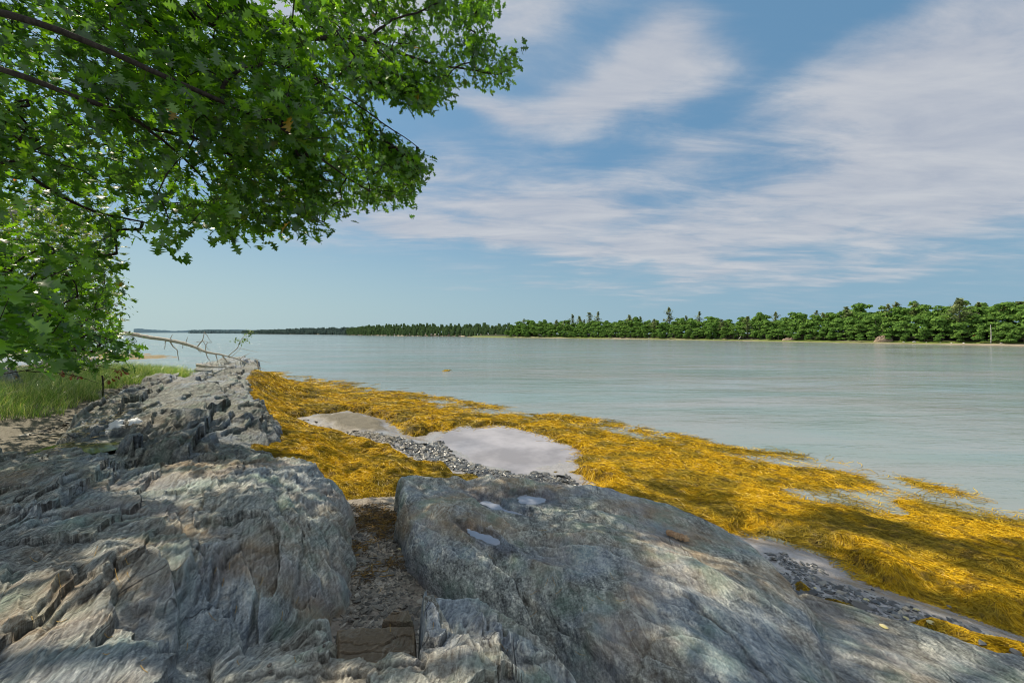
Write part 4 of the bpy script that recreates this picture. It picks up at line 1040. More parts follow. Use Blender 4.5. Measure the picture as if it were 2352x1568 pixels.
def build_oak():
    root = tag(empty('oak_tree', (-8.6, 4.6, 1.6)), 'big overhanging oak whose leafy limbs fill the upper left of the view', 'tree')
    org = np.array([-8.6, 4.6, 1.6])
    crown_pts = []
    # trunk stands left of the view
    mb = MB(); tr = smooth_line([(-8.6, 4.6, 1.2), (-8.5, 4.6, 4), (-8.3, 4.7, 7), (-8.0, 5, 10), (-7.8, 5.3, 13)], 24, .02)
    mb.tube(tr - org, np.linspace(.36, .16, 24), 14, .04); mb.build('trunk', M_bark, root)
    limbs = [
        ([(-8.45, 4.6, 5.4), P(-120, -10, 4.2), P(0, 28, 4.1), P(230, 108, 4.3), P(500, 232, 4.8), P(640, 285, 5.2), P(740, 370, 6.0), P(850, 440, 6.8)], .048, .010),
        ([(-8.5, 4.6, 4.9), P(-120, 110, 4.3), P(0, 158, 4.3), P(200, 230, 4.6), P(330, 290, 5.0), P(440, 380, 6.2), P(540, 500, 7)], .045, .008),
        ([(-8.3, 4.7, 7.5), P(100, -160, 6.6), P(420, 30, 7.2), P(640, 85, 7.9), P(830, 90, 8.4), P(930, 125, 9.3), P(1020, 152, 9.6), P(1150, 172, 10)], .085, .014),
        ([P(835, 92, 9), P(900, 145, 9.2), P(960, 175, 9.4), P(1050, 175, 9.6)], .032, .01),
        ([P(840, 90, 9), P(900, 50, 9.1), P(980, 20, 9.3), P(1100, -30, 9.6)], .032, .012),
        ([(-8.5, 4.6, 4.2), P(-60, 290, 6.2), P(60, 400, 6.8), P(200, 480, 7.8), P(330, 510, 8.5), P(440, 545, 9)], .05, .008),
        ([P(500, 232, 5.2), P(540, 170, 5.5), P(620, 150, 6), P(740, 190, 6.6), P(860, 270, 7.4), P(960, 340, 8)], .028, .008),
        ([P(330, 290, 5.6), P(480, 330, 6.3), P(640, 420, 7.2), P(740, 470, 7.9)], .026, .007),
        ([(-8.2, 4.8, 8.8), (-6, 4.5, 9.2), (-4, 5, 9), (-2.2, 5.6, 9), (-.8, 6.2, 8.6)], .08, .02),
        ([(-8, 5, 9), (-6, 7, 11.3), (-4.2, 9, 12.8), (-2.4, 10.6, 13.2)], .09, .02),
        ([(-8, 5, 9.5), (-5.5, 6, 10.6), (-3.4, 7.2, 11.2), (-1.6, 8.2, 11)], .08, .02),
        ([(-8.2, 4.8, 8.2), (-6, 3, 8.6), (-3.6, 2.6, 8.2), (-2, 2.8, 7.6)], .08, .02),
        ([(-8.4, 4.6, 6.5), (-6.5, 2.6, 6.8), (-4.6, 1.8, 6.6), (-3, 1.4, 6.4)], .07, .02),
    ]
    nodes = []
    for pts, ra, rb in limbs:
        n = 30; l = smooth_line(pts, n, .02); mb = MB(); mb.tube(l - org, np.linspace(ra, rb, n), 9, .06); mb.build('limb', M_bark, root); nodes.append(l[3:])
    nodes = np.vstack(nodes)
    near = sample_px([(-200, -150), (600, -150), (700, 60), (820, 120), (830, 290), (770, 430), (690, 525), (560, 520), (400, 540), (300, 585), (0, 640), (-200, 640)], 1020, (4.7, 9.0), 1.0)
    tip = sample_px([(640, 190), (800, 240), (900, 300), (985, 385), (945, 455), (860, 455), (820, 485), (700, 535), (560, 530), (480, 540), (520, 300)], 470, (6, 9.2))
    up = sample_px([(600, -120), (1165, -120), (1140, 20), (1085, 50), (1205, 110), (1200, 160), (1125, 235), (1060, 195), (960, 250), (930, 215), (900, 225), (880, 170), (830, 180), (740, 150), (640, 130)], 600, (8, 10.8))
    low = sample_px([(-150, 560), (200, 575), (255, 600), (285, 655), (255, 700), (270, 745), (340, 790), (250, 825), (150, 830), (60, 825), (-150, 780)], 470, (5.4, 10.5))
    bl = sample_px([(-150, 580), (60, 620), (150, 700), (160, 800), (50, 790), (-150, 760)], 60, (3.2, 5))
    # canopy higher up and overhead, the part that shades the foreground
    sil = [(-999, -999), (1150, -999), (1130, 30), (1085, 60), (1190, 115), (1185, 160), (1120, 225), (1060, 190), (960, 240), (900, 210), (830, 190), (860, 290), (975, 380), (930, 440), (820, 470), (700, 520), (300, 560), (250, 600), (-999, 600)]
    tg = []
    for (a0, a1, b0, b1, n, zt, h0) in [(-500, 1000, 1060, 1600, 560, 1.3, 4.4), (850, 1900, 1120, 1600, 520, 1.1, 4.6), (1250, 2480, 1085, 1500, 2600, .2, 5), (640, 1250, 1050, 1180, 110, .3, 5), (100, 640, 935, 1060, 360, 1.4, 5), (-250, 200, 930, 1050, 420, 1.4, 4.5)]:
        a = rng.uniform(a0, a1, n); b = rng.uniform(b0, b1, n)
        Y = (H - zt) * F / (b - HY); X = (a - CX) / F * Y
        if a0 == 1250:
            ok = (b > 1080 + (a - 1280) * .14 + 22 * np.sin(a * .015)) & (fbm((X * .77 - Y * .64) * .3, (X * .64 + Y * .77) * 1.1, 2, 91) > -.22); X, Y = X[ok], Y[ok]
        done = np.zeros(len(X), bool)
        for _ in range(16):
            hh = rng.uniform(h0, 13.5, len(X)) if _ > 4 else rng.uniform(h0, 8, len(X))
            k = hh / SUN[2]; q = np.stack([X + SUN[0] * k, Y + SUN[1] * k, zt + hh], 1)
            ok, px, py = in_frame(q, 25)
            good = ((~ok) | (poly_sd(px, py, sil) > 0)) & (q[:, 0] > -9.5) & ~done
            tg.append(q[good]); done |= good
    tg = np.vstack(tg)
    # gaps that let the sun spots through
    spots = [(250, 1290, 1.62, .14), (300, 1340, 1.6, .16), (400, 1345, 1.5, .12), (380, 1120, 1.45, .22), (450, 1110, 1.42, .2), (1545, 1250, 1.1, .25), (1610, 1330, 1.15, .22), (1580, 1460, 1.15, .16), (230, 1420, 1.62, .12), (820, 1130, .6, .25), (420, 1190, 1.55, .1),
             (2120, 1290, .2, .2), (2020, 1240, .2, .16), (1850, 1270, .2, .16), (2270, 1330, .2, .2), (1660, 1215, .2, .2), (1900, 1215, .2, .12), (2200, 1320, .2, .12), (580, 1010, 1.2, .25)]
    def drop(T):
        k = np.ones(len(T), bool)
        for a, b, z, r_ in spots:
            p = np.array(W(a, b, z)); d = T - p; al = d @ SUN; perp = np.linalg.norm(d - al[:, None] * SUN, axis=1); k &= perp > r_ + .13
        return T[k]
    groups = {'n': near, 't': tip, 'u': up, 'l': low, 'b': bl, 'x': tg}
    vis = np.vstack([near, tip, low, up]); f3 = fbm(vis[:, 0] * .9 + vis[:, 2] * .5, vis[:, 1] * .7 - vis[:, 2] * .8, 3, 501)
    T = drop(np.vstack([vis[f3 > -.12], bl, tg]))
    segs = grow(nodes, T)
    mb = MB()
    for p, r_ in segs: mb.tube(p - org, r_, 4)
    mb.build('twigs', M_bark, root)
    K = 7
    az0 = rng.uniform(0, 6.28, len(T)); pos = []; azs = []; VV = []; QQ = []
    for k in range(K):
        off = rng.normal(0, .10, (len(T), 3)); pos.append(T + off - (0, 0, .03)); azs.append(np.where(rng.uniform(0, 1, len(T)) < .35, rng.normal(-.3, .6, len(T)), az0 + k * 6.283 / K + rng.normal(0, .3, len(T))))
    pos = np.vstack(pos); azs = np.concatenate(azs)
    V, q = put_leaves(pos - org, np.where(pos[:, 0] / np.maximum(pos[:, 1], .1) < -.5, .195, np.where(pos[:, 2] > 11.2, .2, .15)), 'oak', .55, azs)
    mk_obj('crown', mk_mesh('crown', V, [q], M_oak, True), root)
    print('oak clusters', len(T), 'leaves', len(pos))
build_oak()

def side_tree(name, base, trunk, limbs, polys, leaf, size, mat, bark, label, per=6, spread=.16, tr=.12, kind='simple'):
    root = tag(empty(name, base), label, 'tree'); org = np.array(base)
    mb = MB(); l = smooth_line(trunk, 20, .03); mb.tube(l - org, np.linspace(tr, tr * .35, 20), 8, .04); mb.build('trunk', bark, root)
    nodes = [l[6:]]
    for pts in limbs:
        q = smooth_line(pts, 16, .04); mb = MB(); mb.tube(q - org, np.linspace(tr * .38, .01, 16), 6, .04); mb.build('limb', bark, root); nodes.append(q[2:])
    T = np.vstack([sample_px(p, n, yr) for p, n, yr in polys])
    segs = grow(np.vstack(nodes), T, .005)
    mb = MB()
    for p, r_ in segs: mb.tube(p - org, r_, 3)
    mb.build('twigs', bark, root)
    pos = (T[None] + rng.normal(0, spread, (per, len(T), 3))).reshape(-1, 3)
    V, q = put_leaves(pos - org, size, kind, .5)
    mk_obj('crown', mk_mesh('crown', V, [q], mat, True), root)
M_birch = bark_mat('pale birch bark', (.45, .42, .38), (.7, .66, .6), 6)
b0 = np.array(P(-60, 830, 13.))
side_tree('birch_tree', tuple(b0), [P(-60, 850, 13), P(40, 760, 13), P(140, 680, 13), P(215, 632, 13)], [[P(60, 745, 13), P(60, 640, 13), P(110, 560, 13.3)], [P(140, 680, 13), P(230, 690, 13.3), P(270, 700, 13.5)], [P(0, 790, 13), P(150, 790, 12.5), P(250, 800, 12)]],
          [([(-150, 420), (220, 480), (260, 560), (262, 610), (282, 690), (255, 760), (150, 800), (-150, 800)], 1250, (11.5, 16))], None, .13, M_leafL, M_birch, 'pale limbed birch with small bright leaves behind the oak at the left edge', 7, .2)
b1 = np.array(P(-300, 840, 22.))
side_tree('bank_tree', tuple(b1), [P(-300, 850, 22), P(-260, 600, 22), P(-200, 300, 22.5)], [[P(-270, 650, 22), P(-60, 520, 22), P(120, 420, 23)], [P(-270, 700, 22), P(-60, 660, 22), P(140, 640, 22)]],
          [([(-500, 150), (100, 250), (300, 420), (255, 560), (225, 700), (150, 800), (-500, 820)], 1300, (19, 28))], None, .22, M_leafL, M_bark, 'taller yellow green tree glowing behind the birch at the left edge', 8, .35, .22)
# low sprigs of leaves over the grass, with a few red leaves
M_red = leaf_mat('red brown leaves', (.16, .03, .012), (.25, .06, .02), (.3, .12, .03), .4, (1.2, .8, .5))
def sprig():
    b = P(236, 908, 11.5)
    root = tag(empty('sapling', b), 'thin bare sapling with a few red brown leaves standing in the grass', 'sapling'); org = np.array(b)
    mb = MB(); mb.tube(smooth_line([P(236, 910, 11.5), P(237, 885, 11.5), P(235, 862, 11.5)], 8) - org, .022, 5, .1); mb.build('stem', M_bark, root)
    mb = MB()
    for pts in ([P(-40, 862, 9), P(60, 852, 9.6), P(110, 842, 10.2), P(180, 846, 10.8), P(236, 864, 11.5)], [P(60, 852, 9.6), P(140, 858, 10.4), P(200, 870, 11), P(228, 880, 11.4)], [P(140, 845, 10.4), P(200, 835, 11), P(260, 845, 11.6), P(288, 856, 11.8)]):
        mb.tube(smooth_line(pts, 14, .02) - org, np.linspace(.013, .005, 14), 4)
    mb.build('twigs', M_bark, root)
    pos = np.array([P(a + rng.normal(0, 3), b_ + rng.normal(0, 3), 10.9) for a, b_ in [(143, 852), (146, 857), (169, 857), (172, 862), (180, 864), (266, 851), (278, 848), (288, 856), (246, 868), (250, 872), (269, 866), (262, 868)] for _ in range(3)])
    V, q = put_leaves(pos - org, .11, 'oak', .9); mk_obj('leaves', mk_mesh('leaves', V, [q], M_red, True), root)
sprig()

# fallen bare tree resting on the headland
M_dead = bark_mat('grey dead wood', (.48, .42, .34), (.72, .66, .56), 6)
def fallen():
    D = 20.0
    root = tag(empty('fallen_tree', P(560, 829, D)), 'bare grey fallen tree leaning from the left bank onto the rock point', 'fallen tree'); org = np.array(P(560, 829, D))
    q = lambda L: [P(a, b, D + (300 - a) * -.0) for a, b in L]
    main = smooth_line(q([(200, 752), (300, 767), (347, 775), (390, 781), (425, 789), (451, 798), (472, 807), (495, 812), (511, 815), (534, 821), (557, 829), (572, 836)]), 44, .012)
    mb = MB(); mb.tube(main - org, np.interp(np.arange(44), [0, 20, 30, 43], [.10, .068, .045, .016]), 9, .08); mb.build('trunk', M_dead, root)
    for L, r_ in [([(452, 797), (460, 788), (466, 778), (470, 762)], .03), ([(470, 764), (475, 768), (480, 778), (487, 786)], .016), ([(468, 783), (478, 786), (486, 787)], .014), ([(525, 817), (535, 808), (545, 799), (552, 786), (560, 774), (578, 762)], .02),
                  ([(390, 783), (398, 795), (407, 803), (408, 815), (411, 828)], .028), ([(381, 781), (379, 792), (378, 801)], .02), ([(390, 780), (396, 768)], .02), ([(425, 789), (430, 778), (432, 774)], .018), ([(421, 790), (419, 800)], .018),
                  ([(511, 816), (517, 824), (524, 833)], .04), ([(495, 812), (498, 822), (500, 833)], .028), ([(430, 791), (445, 795), (455, 803), (462, 811)], .026), ([(472, 807), (474, 790), (482, 785)], .02), ([(466, 783), (455, 785), (446, 786)], .018),
                  ([(473, 808), (477, 820), (482, 828)], .022), ([(545, 799), (560, 801), (580, 806), (596, 809)], .012), ([(530, 820), (545, 808), (555, 795)], .012), ([(550, 826), (565, 815), (575, 811)], .014), ([(563, 829), (578, 822), (600, 829), (625, 832)], .014),
                  ([(589, 826), (592, 838), (594, 852)], .04), ([(575, 830), (590, 840), (610, 850)], .016), ([(466, 783), (474, 795), (480, 803)], .016)]:
        mb = MB(); l = smooth_line(q(L), 12, .012); mb.tube(l - org, np.linspace(r_, r_ * .45, 12), 6, .05); mb.build('branch', M_dead, root)
    T = np.array([P(554 + 26 * t + rng.normal(0, 5), 786 - 26 * t + rng.normal(0, 4), D) for t in rng.uniform(-.1, 1, 70)]); T = np.vstack([T, [P(543 + rng.normal(0, 4), 780 + rng.normal(0, 3), D) for _ in range(16)]])
    V, qq = put_leaves(T - org, .10, 'simple', .4); mk_obj('leaves', mk_mesh('leaves', V, [qq], M_leafL, True), root)
    mb = MB(); m2 = smooth_line([P(452, 838, 19.5), P(480, 842, 19.5), P(520, 842, 19.8)], 10, .02); o2 = m2[0].copy(); mb.tube(m2 - o2, np.linspace(.09, .04, 10), 7, .1)
    o = mb.build('driftwood_log', M_dead); o.location = o2; tag(o, 'short weathered log lying behind the grass beside the rock point', 'log')
fallen()

# ------------------------------------------------------------------ far shores
def clump_crown(seed, lobes, n, size, w=1., h=1.):
    r = np.random.default_rng(seed); V = []; q = []; 
    Ls = []
    for k in range(lobes):
        a = r.uniform(0, 6.28); rr = r.uniform(0, .75); zz = r.uniform(.25, .9)
        Ls.append((w * rr * math.cos(a) * (1.15 - zz * .5), w * rr * math.sin(a) * (1.15 - zz * .5), h * zz, r.uniform(.25, .42) * w, r.uniform(.10, .17) * h))
    per = n // lobes
    for (x, y, z, ra, rz) in Ls:
        d = r.normal(0, 1, (per, 3)); d /= np.linalg.norm(d, axis=1)[:, None]; d[:, 2] = np.abs(d[:, 2]) * .9 - .25
        c = np.array([x, y, z]) + d * np.array([ra, ra, rz]) * r.uniform(.8, 1.1, (per, 1))
        nrm = d + r.normal(0, .35, (per, 3)) + (0, 0, .35); nrm /= np.linalg.norm(nrm, axis=1)[:, None]
        t1 = np.cross(nrm, r.normal(0, 1, (per, 3))); t1 /= np.linalg.norm(t1, axis=1)[:, None]; t2 = np.cross(nrm, t1)
        s = size * r.uniform(.6, 1.3, (per, 1))
        b = len(V) * 4
        quad = np.stack([c + t1 * s, c + t2 * s * .8, c - t1 * s, c - t2 * s * .8], 1)
        V.append(quad.reshape(-1, 3))
    V = np.vstack(V); q = np.arange(len(V)).reshape(-1, 4)
    return V, q
def pine_crown(seed, w=1., h=1., tiers=11):
    r = np.random.default_rng(seed); V = []
    for k in range(tiers):
        t = k / (tiers - 1); z = h * (.45 + .55 * t); R0 = w * (1 - t ** 1.6 * .8) * r.uniform(.35, 1.05)
        for j in range(r.integers(3, 6)):
            a = r.uniform(0, 6.28)
            for m in range(11):
                rr = R0 * (m + 1) / 11; c = np.array([rr * math.cos(a), rr * math.sin(a), z + .1 * rr + r.normal(0, .02 * h)]) + r.normal(0, .05 * w, 3)
                s = w * .13 * r.uniform(.6, 1.3); b = r.uniform(0, 6.28)
                t1 = np.array([math.cos(b), math.sin(b), r.normal(0, .3)]) * s; t2 = np.array([-math.sin(b), math.cos(b), r.normal(0, .4)]) * s * .5
                V.append([c + t1, c + t2, c - t1, c - t2])
    V = np.array(V).reshape(-1, 3)
    return V, np.arange(len(V)).reshape(-1, 4)
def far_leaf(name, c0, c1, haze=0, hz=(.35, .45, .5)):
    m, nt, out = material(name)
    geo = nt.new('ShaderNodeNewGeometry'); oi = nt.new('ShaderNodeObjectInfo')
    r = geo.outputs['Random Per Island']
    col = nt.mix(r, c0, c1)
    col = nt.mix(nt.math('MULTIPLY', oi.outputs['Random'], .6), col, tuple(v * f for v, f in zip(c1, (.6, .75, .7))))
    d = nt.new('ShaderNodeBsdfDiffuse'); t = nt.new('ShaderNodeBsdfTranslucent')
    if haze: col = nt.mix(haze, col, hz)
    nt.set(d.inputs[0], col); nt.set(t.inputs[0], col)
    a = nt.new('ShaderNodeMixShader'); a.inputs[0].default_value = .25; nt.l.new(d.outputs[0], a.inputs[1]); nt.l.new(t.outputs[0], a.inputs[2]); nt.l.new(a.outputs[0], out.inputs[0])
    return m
M_far = far_leaf('far broad leaves', (.055, .13, .012), (.20, .33, .045), .05)
M_farp = far_leaf('far pine needles', (.10, .14, .045), (.36, .38, .13), .1)
M_fart = bark_mat('far trunks', (.12, .1, .085), (.25, .22, .19), 2)
SH = [(-30, 262), (14, 225), (50, 185), (84, 146), (100, 118), (117, 91), (150, 60)]
def along(t):
    seg = np.r_[0, np.cumsum([math.dist(SH[i], SH[i + 1]) for i in range(len(SH) - 1)])]
    return np.interp(t, seg, [p[0] for p in SH]), np.interp(t, seg, [p[1] for p in SH]), seg[-1]
_, _, LSH = along(0)
def far_h(t, d):
    """height of the far right bank at inland distance d"""
    top = np.interp(t, [0, 50, 90, 140, 175, 200, 235, LSH], [.8, 1.2, 1.3, 1.6, 2.2, 3.6, 4.2, 4.2])
    return np.interp(d, [-3, 0, 2, 4.5, 7], [-.6, .02, .3, .42, .8]) + top * sm(5, 24, d)
def offset(t, d):
    x, y, _ = along(t); x2, y2, _ = along(np.minimum(t + 8, LSH)); x1, y1, _ = along(np.maximum(t - 8, 0))
    dx, dy = x2 - x1, y2 - y1; l = np.hypot(dx, dy); 
    return x - dy / l * -1 * -1 * -d if False else x + (-dy / l) * d * -1, y + (dx / l) * d
def inland(t, d):
    x, y, _ = along(t); x2, y2, _ = along(np.minimum(t + 8, LSH)); x1, y1, _ = along(np.maximum(t - 8, 0))
    dx, dy = x2 - x1, y2 - y1; l = np.hypot(dx, dy)
    nx, ny = -dy / l, dx / l    # left of travel = away from the viewer for this run
    return x + nx * d, y + ny * d
def far_terrain():
    tt = np.linspace(-0, LSH, 220); dd = np.r_[np.linspace(-3, 12, 22), np.linspace(14, 60, 16)]
    T, D = np.meshgrid(tt, dd, indexing='ij')
    wob = .8 * fbm(T * .08, T * 0 + 3, 3, 7) + .3 * fbm(T * .5, D * .1, 3, 8)
    X, Y = inland(T, D + wob); Z = far_h(T, D) + .12 * fbm(X * .3, Y * .3, 3, 9) * sm(0, 3, D)
    m, nt, out = material('far bank')
    co = nt.new('ShaderNodeTexCoord').outputs['Object']; sz = nt.new('ShaderNodeSeparateXYZ'); nt.set(sz.inputs[0], co)
    n = nt.noise(co, .35, 5, .7); n2 = nt.noise(nt.mapping(co, scale=(.02, .02, 1)), 2.2, 3, .5)
    zz = nt.math('ADD', sz.outputs[2], nt.math('MULTIPLY', nt.math('SUBTRACT', n, .5), .25))
    grass = nt.mix(n, (.08, .12, .02), (.19, .23, .05)); beach = nt.mix(n, (.16, .13, .09), (.44, .38, .29))
    gm = nt.mapr(zz, .10, .16)
    gm = nt.math('MULTIPLY', gm, nt.mapr(n2, .38, .46))
    col = nt.mix(gm, beach, grass); col = nt.mix(nt.mapr(zz, .0, .09, 1, 0), col, (.07, .055, .03)); col = nt.mix(nt.mapr(zz, .7, .9), col, (.03, .035, .015))
    principled(nt, out, col, .9)
    tag(grid_mesh('far_bank', X, Y, Z, None, m), kind='structure')
far_terrain()
def far_trees():
    br = []
    for k in range(8):
        V, q = clump_crown(100 + k, 15, 900, .26, 2.7, 5.2)
        br.append(mk_mesh('crown', V, [q], M_far))
    pn = []
    for k in range(5):
        V, q = pine_crown(200 + k, 2.3, 6.8, 9 + k % 3); pn.append(mk_mesh('crown', V, [q], M_farp))
    mb = MB(); mb.tube([(0, 0, -.4), (.08, 0, 1.5), (-.05, .05, 3), (.05, 0, 4.3)], [.16, .12, .09, .04], 6); mb.tube([(0, 0, 1.6), (.6, .1, 2.6), (1.1, 0, 3.6)], [.07, .05, .02], 5); mb.tube([(0, 0, 1.9), (-.5, .3, 2.8), (-1, .2, 3.7)], [.07, .05, .02], 5)
    tb = mb.build('trunk', M_fart); tbm = tb.data; bpy.data.objects.remove(tb)
    mb = MB(); mb.tube([(0, 0, -.4), (.05, 0, 3), (0, .05, 6.75)], [.14, .10, .02], 6)
    tp = mb.build('trunk', M_fart); tpm = tp.data; bpy.data.objects.remove(tp)
    cnt = 0
    rows = [(5.2, 2.6, .42), (6.5, 3.2, .66), (9, 3.4, .9), (12.5, 3.8, 1.02), (17, 4.3, 1.07), (22, 4.7, 1.1), (28, 5.2, 1.15)]
    for ri, (d, sp, sc) in enumerate(rows):
        t = 30 + rng.uniform(0, 3)
        while t < LSH - 8:
            dd = d + rng.normal(0, 1.0); x, y = inland(t, dd); z = float(far_h(t, dd))
            s = 1.3 * sc * rng.uniform(.78, 1.15) * float(np.interp(t, [0, 60, 130, 200], [1.12, 1.08, 1.0, 1.06]))
            pine = rng.uniform() < (0, 0, .03, .05, .08, .12, .12)[ri]
            if not pine:
                if ri == 0:
                    o = mk_obj('shore_shrub', br[rng.integers(8)], None, (x, y, z - .3)); o.scale = (s, s, s); o.rotation_euler = (0, 0, rng.uniform(0, 6.28)); tag(o, 'low green shrub at the foot of the trees on the far right shore', 'shrub', 'shrubs along the far right shore'); cnt += 1; t += sp * rng.uniform(.8, 1.3) * 1.1; continue
                o = tag(empty('broadleaf_tree', (x, y, z), rng.uniform(0, 6.28)), 'bright green broadleaf tree in the wood along the far right shore', 'tree', 'broadleaf trees of the far right shore')
                c = mk_obj('crown', br[rng.integers(8)], o); mk_obj('trunk', tbm, o); o.scale = (s, s, s * rng.uniform(.85, 1.1))
                if ri == 0: c.location.z = -.35
            else:
                o = tag(empty('pine_tree', (x, y, z), rng.uniform(0, 6.28)), 'darker pine rising among the broadleaf trees of the far right shore', 'tree', 'pines of the far right shore')
                s *= rng.uniform(.9, 1.12)
                mk_obj('crown', pn[rng.integers(5)], o); mk_obj('trunk', tpm, o); o.scale = (s, s, s)
            cnt += 1; t += sp * rng.uniform(.75, 1.25) * (1.0 if t > 120 else 1.15)
    # the named pines that stand above the skyline
    for px, top in [(1334, 736), (1342, 737), (1560, 741), (1890, 722), (1943, 708), (2040, 703), (2062, 698), (2105, 702), (2195, 695), (2245, 698), (2310, 702), (2345, 696)]:
        # the point of the bank seen in that direction
        ts = np.linspace(0, LSH, 600); xx, yy = inland(ts, 17 + 0 * ts); k = np.argmin(np.abs(CX + xx / yy * F - px)); x, y = xx[k], yy[k]; z = float(far_h(ts[k], 17.))
        zt = H - (top - 2 - HY) / F * y; s = max(.7, (zt - z) / 6.9)
        o = tag(empty('pine_tree', (x, y, z), rng.uniform(0, 6.28)), 'tall dark pine standing above the skyline of the far right shore', 'tree', 'tall pines above the far right skyline')
        mk_obj('crown', pn[rng.integers(5)], o); mk_obj('trunk', tpm, o); o.scale = (s * 1.05, s * 1.05, s); cnt += 1
    print('far trees', cnt)
far_trees()
M_pale = flat_mat('pale boulder', (.4, .38, .34), (.6, .58, .54), 3, .9, .05)
M_tan = flat_mat('tan eroded rock', (.2, .14, .1), (.42, .32, .24), 1.5, .9, .1)
def far_spot(px, d):
    ts = np.linspace(0, LSH, 900); xx, yy = inland(ts, d + 0 * ts); k = np.argmin(np.abs(CX + xx / yy * F - px)); return xx[k], yy[k], float(far_h(ts[k], d))
for px, s in [(2100, .55), (2130, .3), (2160, .35), (2185, .3), (2215, .3), (2600, .3), (1490, .5), (1640, .4), (2300, .4), (2075, .35)]:
    x, y, z = far_spot(px, 4.0); V, T = TPLR[rng.integers(10)]
    single('pale_boulder', V * s, T, M_pale, (x, y, z + s * .15), 'pale boulder on the grass strip of the far right shore', 'boulder', 'pale boulders along the far right shore')
def far_cliff(px, w, h, label):
    x, y, z = far_spot(px, 5.0); n = 40; A, B = np.meshgrid(np.linspace(-1, 1, n), np.linspace(-1, 1, n)); rr = np.sqrt(A ** 2 + B ** 2)
    Z = h * np.sqrt(np.clip(1 - rr ** 2, 0, 1)) * (1 + .35 * fbm(A * 2.5, B * 2.5, 4, int(px))) ; o = grid_mesh('eroded_bank', A * w, B * w * .6, Z - .1, rr < 1, M_tan, False); o.location = (x, y, z - .1); tag(o, label, 'rock bank')
far_cliff(2028, 2.6, 1.7, 'tan eroded rock bank under the trees of the far right shore')
far_cliff(1812, 2.4, 1.0, 'low grey brown heap of rock and roots left of the eroded bank')
def far_log(px, pts, label, name='bleached_trunk'):
    x, y, z = far_spot(px, 4.5); mb = MB(); mb.tube(smooth_line(pts, 10, .03), np.linspace(.14, .05, 10), 6)
    o = mb.build(name, M_pale); o.location = (x, y, z); tag(o, label, 'dead tree')
far_log(1702, [(-1.2, 0, .1), (-.4, 0, 1.0), (0, 0, 2.2), (.3, 0, 3.4)], 'bleached dead trunk leaning up the far right shore')
far_log(2274, [(0, 0, 0), (.1, 0, 2), (-.05, 0, 4.6)], 'bare pale standing trunk near the right end of the far shore')
far_log(1250, [(-3, 0, 1.6), (-1, 0, .8), (1, 0, .2)], 'pale dead trunk sloping to the water at the tip of the far wood')
mb = MB(); mb.add(np.array([(-.5, 0, 0), (.5, 0, .05), (.55, .1, .55), (.1, .15, .7), (-.45, .1, .5), (0, .5, .1)]), None, [(0, 1, 2), (0, 2, 3), (0, 3, 4), (1, 5, 2), (0, 4, 5), (2, 5, 3), (3, 5, 4)])
M_tarp = flat_mat('red tarp', (.6, .08, .03), (.7, .12, .05), 4, .6, .02)
o = mb.build('red_tarp', M_tarp, None, False); x, y, z = far_spot(2226, 5.0); o.location = (x, y - 1.5, z + 1.35); tag(o, 'small bright red tarp hanging in the trees of the far right shore', 'tarp')

def far_wood(name, poly_px, label, mat, step, wd, ht, hillh, rows, quads, size, bankmat):
    """poly_px: list of (px, waterline py, top py)"""
    mb = MB(); tv = []
    A = [W(a, b, 0.0) for a, b, c in poly_px]; hts = [(b - c) / F * w[1] for (a, b, c), w in zip(poly_px, A)]
    seg = np.r_[0, np.cumsum([math.dist(A[i][:2], A[i + 1][:2]) for i in range(len(A) - 1)])]
    tpl = [clump_crown(300 + k, 6, quads, size, wd, 1.0) for k in range(5)]
    VV = []; nq = 0
    t = 0
    while t < seg[-1]:
        x0 = np.interp(t, seg, [a[0] for a in A]); y0 = np.interp(t, seg, [a[1] for a in A]); hh = np.interp(t, seg, hts)
        for r_ in range(rows):
            f = r_ / max(1, rows - 1); V, q = tpl[rng.integers(5)]; V = V.copy(); top = hh * (.55 + .45 * f) * rng.uniform(.82, 1.1); th = hh * .52
            V[:, 2] = V[:, 2] * th + (top - th) - .05 * hh
            d = 2 + f * rows * 4 + rng.normal(0, 1); jx = rng.normal(0, step * .4)
            k = y0 / math.hypot(x0, y0)
            VV.append(V * np.array([1, 1, 1]) + np.array([x0 + jx + x0 / y0 * d, y0 + d, 0]))
        t += step * rng.uniform(.8, 1.2)
    VV = np.vstack(VV); q = np.arange(len(VV)).reshape(-1, 4)
    o = mk_obj(name, mk_mesh(name, VV, [q], mat)); tag(o, label, 'wood', kind='stuff')
    # the bank under it
    n = 160; ts = np.linspace(0, seg[-1], n); X = []; Y = []; Z = []
    for d, zf in ((-4, -.8), (0, .05), (1.5, .6), (6, 1.0), (rows * 5 + 10, hillh)):
        x0 = np.interp(ts, seg, [a[0] for a in A]); y0 = np.interp(ts, seg, [a[1] for a in A]); hh = np.interp(ts, seg, hts)
        w = .9 * fbm(ts * .05, ts * 0 + d, 3, 5)
        X.append(x0 + x0 / y0 * (d + w)); Y.append(y0 + d + w); Z.append(np.minimum(zf * (1 + .8 * fbm(ts * .11, ts * 0 + 2, 4, 3)), hh * .5))
    tag(grid_mesh(name + '_bank', np.array(X), np.array(Y), np.array(Z), None, bankmat), kind='structure')
M_bank = flat_mat('far rocky bank', (.16, .12, .08), (.5, .42, .32), .25, .9, .1)
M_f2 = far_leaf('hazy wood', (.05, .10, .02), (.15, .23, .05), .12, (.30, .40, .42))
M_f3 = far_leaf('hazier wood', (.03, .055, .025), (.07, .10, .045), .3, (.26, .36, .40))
M_f4 = far_leaf('distant wood', (.03, .055, .03), (.07, .10, .05), .62, (.27, .38, .44))
